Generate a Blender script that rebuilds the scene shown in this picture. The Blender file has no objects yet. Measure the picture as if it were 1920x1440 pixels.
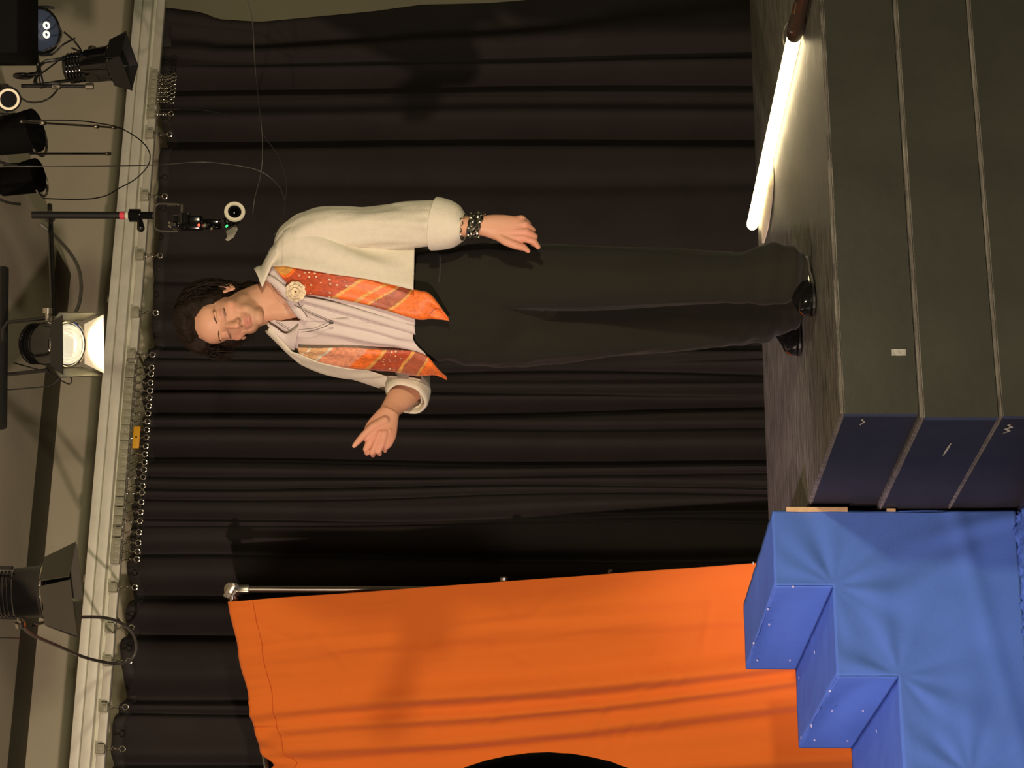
import bpy, bmesh, math, random
import numpy as np
from mathutils import Vector, Matrix, noise
random.seed(7)
rng = np.random.default_rng(3)
S = bpy.context.scene
COL = S.collection

# ------------------------------------------------------------------ camera
F = 3900.0                         # focal length in pixels of the 1920 px frame
AZ, PITCH = math.radians(20.96), math.radians(1.47)
CAM = Vector((0, 0, 1.30))
FWD = Vector((math.sin(AZ)*math.cos(PITCH), math.cos(AZ)*math.cos(PITCH), math.sin(PITCH)))
RGT = Vector((math.cos(AZ), -math.sin(AZ), 0))
UPV = RGT.cross(FWD)
cd = bpy.data.cameras.new('camera'); cam = bpy.data.objects.new('camera', cd); COL.objects.link(cam)
# the photograph was taken with the phone turned: world up points to the left of the frame
cam.matrix_world = Matrix(((-UPV.x, RGT.x, -FWD.x, CAM.x), (-UPV.y, RGT.y, -FWD.y, CAM.y),
                           (-UPV.z, RGT.z, -FWD.z, CAM.z), (0, 0, 0, 1)))
cd.sensor_width = 36; cd.sensor_fit = 'HORIZONTAL'; cd.lens = 36*F/1920
cd.clip_end = 100
S.camera = cam
FH = Vector((math.sin(AZ), math.cos(AZ), 0))      # horizontal forward

def floorpt(lat, dep, z=0.0):                     # camera-aligned plan position
    return Vector((lat*RGT.x + dep*FH.x, lat*RGT.y + dep*FH.y, z))

# ------------------------------------------------------------------ world, exposure, lights
w = bpy.data.worlds.new('dark_room'); S.world = w; w.use_nodes = True
w.node_tree.nodes['Background'].inputs[0].default_value = (1.0, .86, .62, 1)
w.node_tree.nodes['Background'].inputs[1].default_value = 0.018
S.view_settings.view_transform = 'Standard'; S.view_settings.look = 'None'
S.view_settings.exposure = 0.0; S.view_settings.gamma = 1; S.view_settings.use_curve_mapping = False

def spot(name, pos, target, power, color, radius, size=80, blend=.5):
    l = bpy.data.lights.new(name, 'SPOT'); l.energy = power; l.color = color
    l.shadow_soft_size = radius; l.spot_size = math.radians(size); l.spot_blend = blend
    o = bpy.data.objects.new(name, l); COL.objects.link(o); o.location = pos
    o.rotation_euler = (Vector(target)-Vector(pos)).to_track_quat('-Z', 'Y').to_euler()
    return o
L1 = floorpt(1.84, 2.5, 1.62); L2 = floorpt(-1.80, 2.03, 1.70)
spot('floodlight_right', L1, floorpt(-.35, 7.2, 1.55), 270, (1, .87, .59), .10, 84, .6)
spot('floodlight_left', L2, floorpt(.2, 7.4, 2.0), 610, (1, .74, .61), .035, 76, .5)
spot('floodlight_far_left', (-2.2, 4.3, 3.3), (1.45, 6.35, .55), 900, (.95, .66, .95), .10, 27, .8)

# ------------------------------------------------------------------ projection helpers
def ray(x, y): return FWD + RGT*((720-y)/F) + UPV*((960-x)/F)
def W(x, y, d): return CAM + ray(x, y)*d
def onY(x, y, Y): r = ray(x, y); return CAM + r*((Y-CAM.y)/r.y)
def onX(x, y, X): r = ray(x, y); return CAM + r*((X-CAM.x)/r.x)
def onZ(x, y, z): r = ray(x, y); return CAM + r*((z-CAM.z)/r.z)

# ------------------------------------------------------------------ materials
def s2l(c): return tuple((v/12.92 if v <= .04045 else ((v+.055)/1.055)**2.4) for v in c)
def rgb(r, g, b): return s2l((r/255, g/255, b/255)) + (1,)
class NT:
    def __init__(s, name):
        s.m = bpy.data.materials.new(name); s.m.use_nodes = True; s.t = s.m.node_tree
        s.b = s.t.nodes['Principled BSDF']
    def n(s, typ, **k):
        q = s.t.nodes.new(typ)
        for a, v in k.items():
            if a.startswith('_'): setattr(q, a[1:], v)
            else:
                a2 = a.replace('_', ' ')
                q.inputs[a2].default_value = v
        return q
    def l(s, a, b): s.t.links.new(a, b)
def mat(name, col, rough=.6, metal=0, spec=.5, bump=0, bscale=60, var=0, vscale=4, stretch=(1, 1, 1), emis=None, estr=0, sheen=0, coord='Object', rvar=0, sss=0):
    N = NT(name); b = N.b
    b.inputs['Base Color'].default_value = col; b.inputs['Roughness'].default_value = rough
    b.inputs['Metallic'].default_value = metal; b.inputs['Specular IOR Level'].default_value = spec
    tc = N.n('ShaderNodeTexCoord'); mp = N.n('ShaderNodeMapping'); mp.inputs['Scale'].default_value = stretch
    N.l(tc.outputs[coord], mp.inputs['Vector'])
    if var:
        nz = N.n('ShaderNodeTexNoise', Scale=vscale, Detail=6.0, Roughness=.6); N.l(mp.outputs[0], nz.inputs['Vector'])
        rp = N.n('ShaderNodeMapRange'); rp.inputs[3].default_value = 1-var; rp.inputs[4].default_value = 1+var
        rp.inputs[1].default_value = .3; rp.inputs[2].default_value = .7
        N.l(nz.outputs[0], rp.inputs[0])
        mx = N.n('ShaderNodeVectorMath', _operation='SCALE'); mx.inputs[0].default_value = col[:3]
        N.l(rp.outputs[0], mx.inputs['Scale']); N.l(mx.outputs[0], b.inputs['Base Color'])
        if rvar:
            r2 = N.n('ShaderNodeMapRange'); r2.inputs[1].default_value = .3; r2.inputs[2].default_value = .7
            r2.inputs[3].default_value = max(0, rough-rvar); r2.inputs[4].default_value = min(1, rough+rvar)
            N.l(nz.outputs[0], r2.inputs[0]); N.l(r2.outputs[0], b.inputs['Roughness'])
    if bump:
        nz2 = N.n('ShaderNodeTexNoise', Scale=bscale, Detail=4.0); N.l(mp.outputs[0], nz2.inputs['Vector'])
        bp = N.n('ShaderNodeBump', Strength=bump, Distance=.01); N.l(nz2.outputs[0], bp.inputs['Height'])
        N.l(bp.outputs[0], b.inputs['Normal'])
    if emis: b.inputs['Emission Color'].default_value = emis; b.inputs['Emission Strength'].default_value = estr
    if sheen: b.inputs['Sheen Weight'].default_value = sheen
    if sss:
        b.inputs['Subsurface Weight'].default_value = sss; b.inputs['Subsurface Radius'].default_value = (1, .35, .2)
        b.inputs['Subsurface Scale'].default_value = .008
    return N.m

M = {}
M['velvet'] = mat('black_stage_cloth', (.037, .032, .0295, 1), .95, spec=.1, bump=.15, bscale=300, var=.1, vscale=3, sheen=.0)
M['wall'] = mat('khaki_wall_paint', (.60, .56, .40, 1), .9, spec=.2, bump=.05, bscale=80, var=.06, vscale=2)
M['ceil'] = mat('ceiling_paint', (.72, .67, .5, 1), .9, spec=.2, var=.05, vscale=2)
M['dark_khaki'] = mat('dark_khaki_brown', (.12, .11, .075, 1), .9, spec=.2, var=.06, vscale=3)
M['floor'] = mat('dark_navy_floor', (.018, .022, .035, 1), .6, var=.2, vscale=8)
M['stagetop'] = mat('worn_black_plywood', (.115, .110, .088, 1), .45, bump=.7, bscale=16, var=.75, vscale=9, stretch=(1, 12, 1), rvar=.12)
M['stagefront'] = mat('black_lacquer_lit', (.034, .035, .025, 1), .38, var=.18, vscale=3, bump=.08, bscale=20)  # yellowish light on the fronts put into the black's tint
M['stageside'] = mat('black_lacquer_shaded', (.017, .0165, .018, 1), .6, spec=.25, var=.2, vscale=4, bump=.08, bscale=20)  # same black, dim light on the side put into a darker tone
M['edge'] = mat('worn_plywood_edge', (.12, .105, .08, 1), .7, var=.45, vscale=7, stretch=(1, 1, 1))
M['scuff'] = mat('grey_scuff_paint', (.32, .32, .27, 1), .8, var=.4, vscale=90)
M['alu'] = mat('aluminium_track', (.80, .80, .66, 1), .5, metal=.15, spec=.5, var=.08, vscale=12, bump=.05)
M['alu2'] = mat('aluminium_lip', (.70, .69, .56, 1), .5, metal=.15, var=.08, vscale=12)
M['carrier'] = mat('grey_carrier_plastic', (.36, .36, .25, 1), .45, var=.08)
M['chrome'] = mat('polished_chrome', (.75, .72, .62, 1), .16, metal=1)
M['steel'] = mat('galvanised_steel', (.6, .57, .47, 1), .3, metal=1, var=.1)
M['blackmetal'] = mat('black_powder_coat', (.012, .012, .011, 1), .35, spec=.6, var=.1)
M['blackgloss'] = mat('glossy_black_enamel', (.006, .006, .006, 1), .12, spec=.8)
M['matt'] = mat('matt_black_cabinet', (.005, .005, .005, 1), .8, spec=.1)
M['flap'] = mat('grey_barndoor_paint', (.075, .07, .05, 1), .5, metal=.3, var=.1)
M['rubber'] = mat('black_rubber_cable', (.012, .011, .01, 1), .4)
M['greycable'] = mat('grey_cable', (.10, .095, .08, 1), .35)
M['lens'] = mat('fresnel_lens_glass', (.45, .45, .38, 1), .12, metal=.6, emis=(1, .86, .6, 1), estr=.7)
M['hotflap'] = mat('lamplit_flap', (.85, .8, .62, 1), .5)  # lamplight on the lower barn door put into its pale colour
M['yellow'] = mat('yellow_plastic_tag', (.8, .42, .02, 1), .5)
M['redtape'] = mat('red_tape', (.75, .06, .09, 1), .5)
M['whitetape'] = mat('white_tape', (.65, .66, .5, 1), .6)
M['green_led'] = mat('green_led', (.05, .6, .2, 1), .3, emis=(.08, 1, .3, 1), estr=1.2)
M['red_led'] = mat('red_led', (.8, .05, .03, 1), .3, emis=(1, .12, .06, 1), estr=1.6)
M['ringlight'] = mat('cream_ring', (.85, .74, .52, 1), .5, emis=(1, .8, .5, 1), estr=.25)
M['ledwhite'] = mat('white_led_lens', (.8, .8, .8, 1), .2, emis=(1, .93, .75, 1), estr=1.0)
M['blueglass'] = mat('blue_grey_lens_plate', (.05, .07, .12, 1), .25)
M['tube'] = mat('glowing_tube', (1, .9, .7, 1), .4, emis=(1, .80, .46, 1), estr=9.5)
M['tubecap'] = mat('dark_brown_tube_cap', (.035, .022, .015, 1), .3)
M['litwedge'] = mat('pale_lit_wedge', (.75, .66, .45, 1), .8)  # tube light on the deck, put into a pale colour
M['orange'] = mat('orange_fabric', (.90, .21, .028, 1), .85, spec=.15, bump=.12, bscale=400, var=.03, vscale=2, sheen=.2)
M['blue'] = mat('blue_fabric', (.068, .150, .42, 1), .9, spec=.1, bump=.15, bscale=500, var=.07, vscale=4)
M['wood'] = mat('pale_wood_edge', (.55, .38, .17, 1), .6, var=.2, vscale=30)
M['staple'] = mat('silver_staple', (.85, .85, .9, 1), .25, metal=.4)
M['trousers'] = mat('black_wool_trousers', (.0165, .0160, .0105, 1), .9, spec=.15, bump=.15, bscale=500, var=.08, vscale=3, sheen=.1)
M['overshirt'] = mat('cream_textured_cotton', (.66, .62, .49, 1), .95, spec=.1, bump=.22, bscale=260, var=.04, vscale=60, sheen=.1)
M['shirt'] = mat('white_cotton', (.66, .58, .53, 1), .85, spec=.2, bump=.1, bscale=300, var=.03, vscale=8)
M['hair'] = mat('dark_brown_hair', (.014, .0085, .005, 1), .7, spec=.15, var=.3, vscale=60)
M['shoe'] = mat('black_patent_leather', (.006, .006, .006, 1), .08, spec=.9)
M['silver'] = mat('oxidised_silver', (.42, .43, .36, 1), .25, metal=1, var=.5, vscale=160)
M['pendant'] = mat('dark_cord', (.05, .035, .03, 1), .5)
M['audiencehair'] = mat('black_hair_of_audience', (.006, .005, .005, 1), .7, spec=.1)
M['audiencecloth'] = mat('black_jacket', (.01, .01, .01, 1), .9, spec=.1)
M['brows'] = mat('dark_brow_hair', (.10, .055, .032, 1), .8, spec=.1)
M['camlens'] = mat('black_camera_glass', (.003, .003, .004, 1), .06, spec=.9)
M['vent'] = mat('dark_vent_metal', (.05, .045, .035, 1), .6, metal=.4)
M['greyfabric'] = mat('grey_matt_plastic', (.30, .28, .22, 1), .7)

# skin with colour attribute, crease shade painted in
def skin_mat():
    N = NT('skin'); b = N.b
    at = N.n('ShaderNodeAttribute', _attribute_name='pigment_shade')
    nz = N.n('ShaderNodeTexNoise', Scale=60.0, Detail=5.0)
    mx = N.n('ShaderNodeMixRGB', Fac=.12, _blend_type='MULTIPLY'); N.l(at.outputs[0], mx.inputs[1]); N.l(nz.outputs[0], mx.inputs[2])
    N.l(mx.outputs[0], b.inputs['Base Color'])
    b.inputs['Roughness'].default_value = .5; b.inputs['Specular IOR Level'].default_value = .35
    b.inputs['Subsurface Weight'].default_value = .12; b.inputs['Subsurface Radius'].default_value = (1, .35, .2); b.inputs['Subsurface Scale'].default_value = .006
    bp = N.n('ShaderNodeBump', Strength=.12, Distance=.003); N.l(nz.outputs[0], bp.inputs['Height']); N.l(bp.outputs[0], b.inputs['Normal'])
    return N.m
M['skin'] = skin_mat()

# patterned scarf: uv.y runs down the strip, uv.x across
def scarf_mat(name, stops, dots, shift):
    N = NT(name); b = N.b
    uv = N.n('ShaderNodeUVMap', _uv_map='UVMap'); sp = N.n('ShaderNodeSeparateXYZ'); N.l(uv.outputs[0], sp.inputs[0])
    m = N.n('ShaderNodeMath', _operation='MULTIPLY_ADD'); m.inputs[1].default_value = shift; N.l(sp.outputs[0], m.inputs[0]); N.l(sp.outputs[1], m.inputs[2])
    nz = N.n('ShaderNodeTexNoise', Scale=26.0, Detail=3.0); N.l(uv.outputs[0], nz.inputs['Vector'])
    m2 = N.n('ShaderNodeMath', _operation='MULTIPLY_ADD'); m2.inputs[1].default_value = .02; N.l(nz.outputs[0], m2.inputs[0]); N.l(m.outputs[0], m2.inputs[2])
    cr = N.n('ShaderNodeValToRGB'); cr.color_ramp.interpolation = 'CONSTANT'; e = cr.color_ramp.elements
    while len(e) > 1: e.remove(e[0])
    e[0].position = stops[0][0]; e[0].color = stops[0][1]
    for p, c in stops[1:]:
        q = e.new(p); q.color = c
    N.l(m2.outputs[0], cr.inputs[0])
    # white dots in the dark red part
    mp = N.n('ShaderNodeMapping'); mp.inputs['Scale'].default_value = (6.5, 34.0, 1); N.l(uv.outputs[0], mp.inputs['Vector'])
    vo = N.n('ShaderNodeTexVoronoi', Scale=1.0, Randomness=.35); N.l(mp.outputs[0], vo.inputs['Vector'])
    lt = N.n('ShaderNodeMath', _operation='LESS_THAN'); lt.inputs[1].default_value = .19; N.l(vo.outputs['Distance'], lt.inputs[0])
    g1 = N.n('ShaderNodeMath', _operation='GREATER_THAN'); g1.inputs[1].default_value = dots[0]; N.l(m.outputs[0], g1.inputs[0])
    g2 = N.n('ShaderNodeMath', _operation='LESS_THAN'); g2.inputs[1].default_value = dots[1]; N.l(m.outputs[0], g2.inputs[0])
    a1 = N.n('ShaderNodeMath', _operation='MULTIPLY'); N.l(g1.outputs[0], a1.inputs[0]); N.l(g2.outputs[0], a1.inputs[1])
    a2 = N.n('ShaderNodeMath', _operation='MULTIPLY'); N.l(a1.outputs[0], a2.inputs[0]); N.l(lt.outputs[0], a2.inputs[1])
    mx = N.n('ShaderNodeMixRGB'); mx.inputs[2].default_value = (.8, .62, .38, 1); N.l(a2.outputs[0], mx.inputs[0]); N.l(cr.outputs[0], mx.inputs[1])
    # small ornament everywhere
    v3 = N.n('ShaderNodeTexNoise', Scale=22.0, Detail=3.0, Distortion=1.2); mp3 = N.n('ShaderNodeMapping'); mp3.inputs['Scale'].default_value = (.4, 1.6, 1)
    N.l(uv.outputs[0], mp3.inputs['Vector']); N.l(mp3.outputs[0], v3.inputs['Vector'])
    r3 = N.n('ShaderNodeMapRange'); r3.inputs[1].default_value = .35; r3.inputs[2].default_value = .65; r3.inputs[3].default_value = .72; r3.inputs[4].default_value = 1.2
    N.l(v3.outputs[0], r3.inputs[0])
    vs = N.n('ShaderNodeVectorMath', _operation='SCALE'); N.l(mx.outputs[0], vs.inputs[0]); N.l(r3.outputs[0], vs.inputs['Scale'])
    N.l(vs.outputs[0], b.inputs['Base Color']); b.inputs['Roughness'].default_value = .5; b.inputs['Sheen Weight'].default_value = .2
    return N.m
OR = (.85, .17, .015, 1); DR = (.50, .075, .018, 1); GO = (.72, .36, .07, 1); MG = (.42, .10, .04, 1); BE = (.72, .42, .2, 1); PK = (.75, .3, .16, 1); WH = (.75, .68, .5, 1)
M['scarf_a'] = scarf_mat('orange_silk_scarf_print', [(0, GO), (.06, DR), (.09, GO), (.17, OR), (.19, DR), (.47, GO), (.485, OR), (.55, GO), (.565, OR), (.60, GO), (.61, MG), (.69, GO), (.705, OR), (.95, DR), (.96, OR)], (.20, .46), .13)
M['scarf_b'] = scarf_mat('orange_silk_scarf_print_folded', [(0, BE), (.10, WH), (.115, BE), (.22, WH), (.24, PK), (.40, OR), (.47, GO), (.49, DR), (.63, GO), (.65, MG), (.75, GO), (.765, OR)], (.5, .62), .08)

# ------------------------------------------------------------------ mesh builder
def catmull(P, n):
    """list of tuples -> n smoothly interpolated tuples"""
    P = [np.array(p, float) for p in P]; k = len(P)-1; out = []
    for i in range(n):
        t = i/(n-1)*k; j = min(int(t), k-1); f = t-j
        p0 = P[max(j-1, 0)]; p1 = P[j]; p2 = P[j+1]; p3 = P[min(j+2, k)]
        out.append(.5*((2*p1)+(-p0+p2)*f+(2*p0-5*p1+4*p2-p3)*f*f+(-p0+3*p1-3*p2+p3)*f**3))
    return out

class MB:
    def __init__(s): s.v = []; s.f = []; s.uv = None
    def add(s, vs, fs):
        o = len(s.v); s.v += [Vector(v) for v in vs]; s.f += [tuple(i+o for i in f) for f in fs]; return s
    def frame(s, d):
        d = Vector(d).normalized(); a = Vector((0, 0, 1)) if abs(d.z) < .9 else Vector((1, 0, 0))
        x = a.cross(d).normalized(); return x, d.cross(x), d
    def box(s, c, size, R=None, bev=0):
        c = Vector(c); R = R or Matrix.Identity(3); hx, hy, hz = [q/2 for q in size]
        if bev <= 0:
            vs = [c+R@Vector((a*hx, b*hy, g*hz)) for g in (-1, 1) for b in (-1, 1) for a in (-1, 1)]
            return s.add(vs, [(0, 2, 3, 1), (4, 5, 7, 6), (0, 1, 5, 4), (2, 6, 7, 3), (0, 4, 6, 2), (1, 3, 7, 5)])
        bm = bmesh.new(); bmesh.ops.create_cube(bm, size=1)
        for v in bm.verts: v.co = Vector((v.co.x*size[0], v.co.y*size[1], v.co.z*size[2]))
        bmesh.ops.bevel(bm, geom=bm.edges[:], offset=bev, segments=2, affect='EDGES', profile=.5)
        bm.verts.index_update()
        s.add([c+R@v.co for v in bm.verts], [[v.index for v in f.verts] for f in bm.faces]); bm.free(); return s
    def lathe(s, p, d, prof, n=24, cap=True):
        x, y, z = s.frame(d); p = Vector(p); vs = []; fs = []
        for (t, r) in prof:
            for k in range(n):
                a = 2*math.pi*k/n; vs.append(p+z*t+(x*math.cos(a)+y*math.sin(a))*r)
        m = len(prof)
        for i in range(m-1):
            for k in range(n):
                k2 = (k+1) % n; fs.append((i*n+k, i*n+k2, (i+1)*n+k2, (i+1)*n+k))
        if cap: fs.append(tuple(range(n))[::-1]); fs.append(tuple((m-1)*n+k for k in range(n)))
        return s.add(vs, fs)
    def cyl(s, p0, p1, r0, r1=None, n=20):
        p0 = Vector(p0); p1 = Vector(p1); r1 = r0 if r1 is None else r1
        return s.lathe(p0, p1-p0, [(0, r0), ((p1-p0).length, r1)], n)
    def tube(s, pts, r, n=8, closed=False):
        pts = [Vector(p) for p in pts]; m = len(pts); vs = []; fs = []
        rr = r if hasattr(r, '__len__') else [r]*m
        up = None
        for i, p in enumerate(pts):
            if closed: t = pts[(i+1) % m]-pts[i-1]
            else: t = pts[min(i+1, m-1)]-pts[max(i-1, 0)]
            t.normalize()
            if up is None: x = s.frame(t)[0]
            else:
                x = up-t*up.dot(t)
                x = x.normalized() if x.length > 1e-6 else s.frame(t)[0]
            up = x; y = t.cross(x)
            for k in range(n):
                a = 2*math.pi*k/n; vs.append(p+(x*math.cos(a)+y*math.sin(a))*rr[i])
        for i in range(m if closed else m-1):
            j = (i+1) % m
            for k in range(n):
                k2 = (k+1) % n; fs.append((i*n+k, i*n+k2, j*n+k2, j*n+k))
        if not closed: fs.append(tuple(range(n))[::-1]); fs.append(tuple((m-1)*n+k for k in range(n)))
        return s.add(vs, fs)
    def torus(s, c, d, R, r, n=24, k=8):
        x, y, z = s.frame(d); c = Vector(c)
        return s.tube([c+(x*math.cos(2*math.pi*i/n)+y*math.sin(2*math.pi*i/n))*R for i in range(n)], r, k, True)
    def ell(s, c, rad, axes=None, n=24, m=14):
        c = Vector(c); ax = axes or (Vector((1, 0, 0)), Vector((0, 1, 0)), Vector((0, 0, 1)))
        if not hasattr(rad, '__len__'): rad = (rad,)*3
        vs = [c+ax[2]*rad[2]]; fs = []
        for i in range(1, m):
            ph = math.pi*i/m
            for k in range(n):
                a = 2*math.pi*k/n
                vs.append(c+ax[0]*rad[0]*math.sin(ph)*math.cos(a)+ax[1]*rad[1]*math.sin(ph)*math.sin(a)+ax[2]*rad[2]*math.cos(ph))
        vs.append(c-ax[2]*rad[2]); L = len(vs)-1
        for k in range(n): fs.append((0, 1+k, 1+(k+1) % n)); fs.append((L, L-n+(k+1) % n, L-n+k))
        for i in range(m-2):
            for k in range(n):
                a = 1+i*n; k2 = (k+1) % n; fs.append((a+k, a+n+k, a+n+k2, a+k2))
        return s.add(vs, fs)
    def caps(s, p0, p1, r0, r1=None, k=6):
        r1 = r0 if r1 is None else r1; p0 = Vector(p0); p1 = Vector(p1)
        s.cyl(p0, p1, r0, r1, 16); s.ell(p0, r0, None, 14, 8); s.ell(p1, r1, None, 14, 8); return s
    def grid(s, fn, nu, nv, uv=False):
        o = len(s.v); vs = []; fs = []
        for j in range(nv):
            for i in range(nu): vs.append(fn(i/(nu-1), j/(nv-1)))
        for j in range(nv-1):
            for i in range(nu-1): a = j*nu+i; fs.append((a, a+1, a+nu+1, a+nu))
        s.add(vs, fs)
        if uv: s.uv = [(i/(nu-1), j/(nv-1)) for j in range(nv) for i in range(nu)]
        return s
    def build(s, name, m, parent=None, smooth=True, angle=35, solid=0, base=None):
        me = bpy.data.meshes.new(name)
        if parent is not None: Mi = parent['_m'] if False else world_of(parent).inverted()
        else:
            if base is None:
                a = np.array([tuple(v) for v in s.v]); lo = a.min(0); hi = a.max(0)
                base = Vector(((lo[0]+hi[0])/2, (lo[1]+hi[1])/2, lo[2]))
            Mi = Matrix.Translation(-Vector(base))
        me.from_pydata([Mi@v for v in s.v], [], s.f)
        if s.uv:
            ul = me.uv_layers.new(name='UVMap')
            for lp in me.loops: ul.data[lp.index].uv = s.uv[lp.vertex_index]
        me.validate(); me.update()
        bm = bmesh.new(); bm.from_mesh(me)
        if not s.uv: bmesh.ops.recalc_face_normals(bm, faces=bm.faces)
        bm.to_mesh(me); bm.free()
        if smooth:
            for p in me.polygons: p.use_smooth = True
            if angle < 180: me.set_sharp_from_angle(angle=math.radians(angle))
        me.materials.append(m if not isinstance(m, str) else M[m])
        o = bpy.data.objects.new(name, me); COL.objects.link(o)
        if parent is not None: o.parent = parent
        else: o.location = base
        if solid:
            md = o.modifiers.new('thickness', 'SOLIDIFY'); md.thickness = solid; md.offset = 0
        return o
def world_of(o):
    m = Matrix.LocRotScale(o.location, o.rotation_euler, o.scale)
    return world_of(o.parent) @ m if o.parent else m
def thing(name, label, cat, loc, group=None, rot=(0, 0, 0)):
    o = bpy.data.objects.new(name, None); COL.objects.link(o); o.location = loc; o.rotation_euler = rot
    o.empty_display_size = .1
    o['label'] = label; o['category'] = cat
    if group: o['group'] = group
    return o
def tag(o, label, cat, group=None):
    o['label'] = label; o['category'] = cat
    if group: o['group'] = group
    return o
def struct(o): o['kind'] = 'structure'; return o
def remesh(mb, voxel, smooth=2, name='tmp'):
    """union of overlapping closed shapes -> vertices and faces of one skin"""
    me = bpy.data.meshes.new(name); me.from_pydata(mb.v, [], mb.f); me.update()
    bm = bmesh.new(); bm.from_mesh(me); bmesh.ops.recalc_face_normals(bm, faces=bm.faces); bm.to_mesh(me); bm.free()
    o = bpy.data.objects.new(name, me); COL.objects.link(o)
    r = o.modifiers.new('r', 'REMESH'); r.mode = 'VOXEL'; r.voxel_size = voxel; r.adaptivity = 0
    if smooth:
        q = o.modifiers.new('s', 'SMOOTH'); q.iterations = smooth; q.factor = .5
    dg = bpy.context.evaluated_depsgraph_get(); ev = o.evaluated_get(dg); m2 = ev.to_mesh()
    n = len(m2.vertices); co = np.empty(n*3, np.float64); m2.vertices.foreach_get('co', co.astype(np.float32)) if False else None
    cf = np.empty(n*3, np.float32); m2.vertices.foreach_get('co', cf); co = cf.reshape(-1, 3).astype(float)
    nf = np.empty(n*3, np.float32); m2.vertices.foreach_get('normal', nf); nr = nf.reshape(-1, 3).astype(float)
    fs = [tuple(p.vertices) for p in m2.polygons]
    ev.to_mesh_clear(); bpy.data.objects.remove(o); bpy.data.meshes.remove(me)
    return co, nr, fs
def from_np(co, fs):
    b = MB(); b.v = [Vector(c) for c in co]; b.f = fs; return b
def nz(x, y, z=0): return noise.noise(Vector((x, y, z)))
#@@STRUCTURE
# ================================================================== THE ROOM
b = MB(); b.box((2.5, 4, -.05), (16, 15, .1)); struct(b.build('floor', 'floor'))
b = MB(); b.box((3, 9.45, 2.6), (16, .3, 5.2)); struct(b.build('wall_back', 'wall'))
b = MB(); b.box((8.2, 5, 2.6), (.2, 9, 5.2)); struct(b.build('wall_right', 'wall'))
# dropped ceiling over the left of the stage, with a dark strip added along the back wall
b = MB(); b.box((.07, 5.2, 3.90), (8.14, 7.6, .34)); struct(b.build('ceiling', 'ceil'))
b = MB(); b.box((.07, 9.15, 3.90), (8.14, .3, .34)); struct(b.build('added_dark_strip', 'dark_khaki'))
b = MB(); b.box((6.2, 5.5, 4.9), (4.2, 8.2, .1)); b.box((6.2, 7.4, 4.6), (4.1, .25, .5)); struct(b.build('ceiling', 'dark_khaki'))

# ================================================================== BLACK CURTAIN
TY = 8.0                                            # plane of the track
def track_z(): return [onY(300, 0, TY).z]
# folds: (image row y at which the fold shows, width m, depth m)
FOLD = [(-10, .05, .05), (112, .05, .04), (158, .042, .12), (200, .05, .012), (254, .045, .15), (345, .06, .02), (470, .06, .02), (520, .03, .03), (640, .045, .08), (668, .02, .03),
        (700, .025, .05), (733, .018, .055), (768, .028, .11), (800, .014, .04), (852, .036, .12), (893, .014, .04), (915, .012, .04), (935, .012, .03), (968, .02, .05),
        (985, .012, .02), (1035, .03, .06), (1110, .045, .11), (1180, .045, .10), (1250, .05, .02), (1300, .06, .12), (1330, .02, .05), (1432, .03, .05), (1480, .03, .05), (1560, .05, .05), (1640, .03, .06), (1700, .05, .05), (1790, .04, .06), (1900, .05, .05), (2000, .04, .06)]
CX = [(onY(700, y, 8.2).x, wd, dp, i) for i, (y, wd, dp) in enumerate(FOLD)]
def fold(X, z):
    r = .012*math.sin(X*9+.8*math.sin(z*1.1)) + .008*nz(X*5, z*.5, 2)
    t = (3.0-z)
    for cx, wd, dp, i in CX:
        c = cx + .055*nz(i*3.7, z*.45, 5)*min(1, .2+t*.6)
        q = (X-c)/wd
        if abs(q) < 4:
            g = math.exp(-q*q*1.6)
            side = math.exp(-((X-c-wd*1.6)/(wd*1.5))**2)
            r += dp*g - dp*.35*side
    return r
def curtain_part(x0, x1, nx, name, parent, ztop):
    b = MB()
    def fn(u, v):
        X = x0+(x1-x0)*u; zt = ztop(X); z = .03+(zt-.03)*v
        Y = 8.2+fold(X, z)
        if X > EDGE-.3:    # right-hand border of the cloth curls
            k = (X-(EDGE-.3))/.3; Y += .03*math.sin(k*9+z)
        Xo = X + .006*nz(X*9, z*.8, 1)
        if X > EDGE-.4: Xo = X+edge_off(z)*((X-(EDGE-.4))/.4)**1.5
        return Vector((Xo, Y, z))
    b.grid(fn, nx, 90)
    return b.build(name, 'velvet', parent, angle=180, solid=.004)
EDGE = onY(700, 20, 8.2).x
def edge_off(z):
    # the right border wanders: image y at given height
    pts = [(0.3, -60), (1.0, -30), (1.36, 0), (1.65, 10), (1.953, 13), (2.166, 25), (2.347, 32), (2.68, 44), (2.876, 38), (2.95, 25), (3.10, 16), (3.2, 14)]
    for (a, ya), (c, yc) in zip(pts, pts[1:]):
        if a <= z <= c: yy = ya+(yc-ya)*(z-a)/(c-a); break
    else: yy = -40 if z < .3 else 10
    return onY(700, yy, 8.2).x-EDGE
SC = [(0, 302), (140, 303), (152, 308), (200, 303), (256, 306), (300, 299), (375, 296), (440, 300), (470, 292), (484, 288), (520, 287), (560, 288), (592, 289), (640, 286), (663, 277), (690, 271), (760, 268), (800, 268), (845, 262), (900, 256), (960, 250), (1000, 247), (1052, 241), (1105, 243),
      (1120, 246), (1175, 235), (1205, 229), (1243, 231), (1270, 234), (1300, 229), (1327, 219), (1360, 211), (1406, 209), (1440, 210), (1600, 196)]
TOPS = sorted((onY(x, y, 8.2).x, onY(x, y, 8.2).z) for y, x in SC)
def ztop(X):
    if X <= TOPS[0][0]: return TOPS[0][1]
    for (a, za), (c, zc) in zip(TOPS, TOPS[1:]):
        if a <= X <= c:
            k = (X-a)/(c-a); return za+(zc-za)*(k*k*(3-2*k))
    return TOPS[-1][1]
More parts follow.
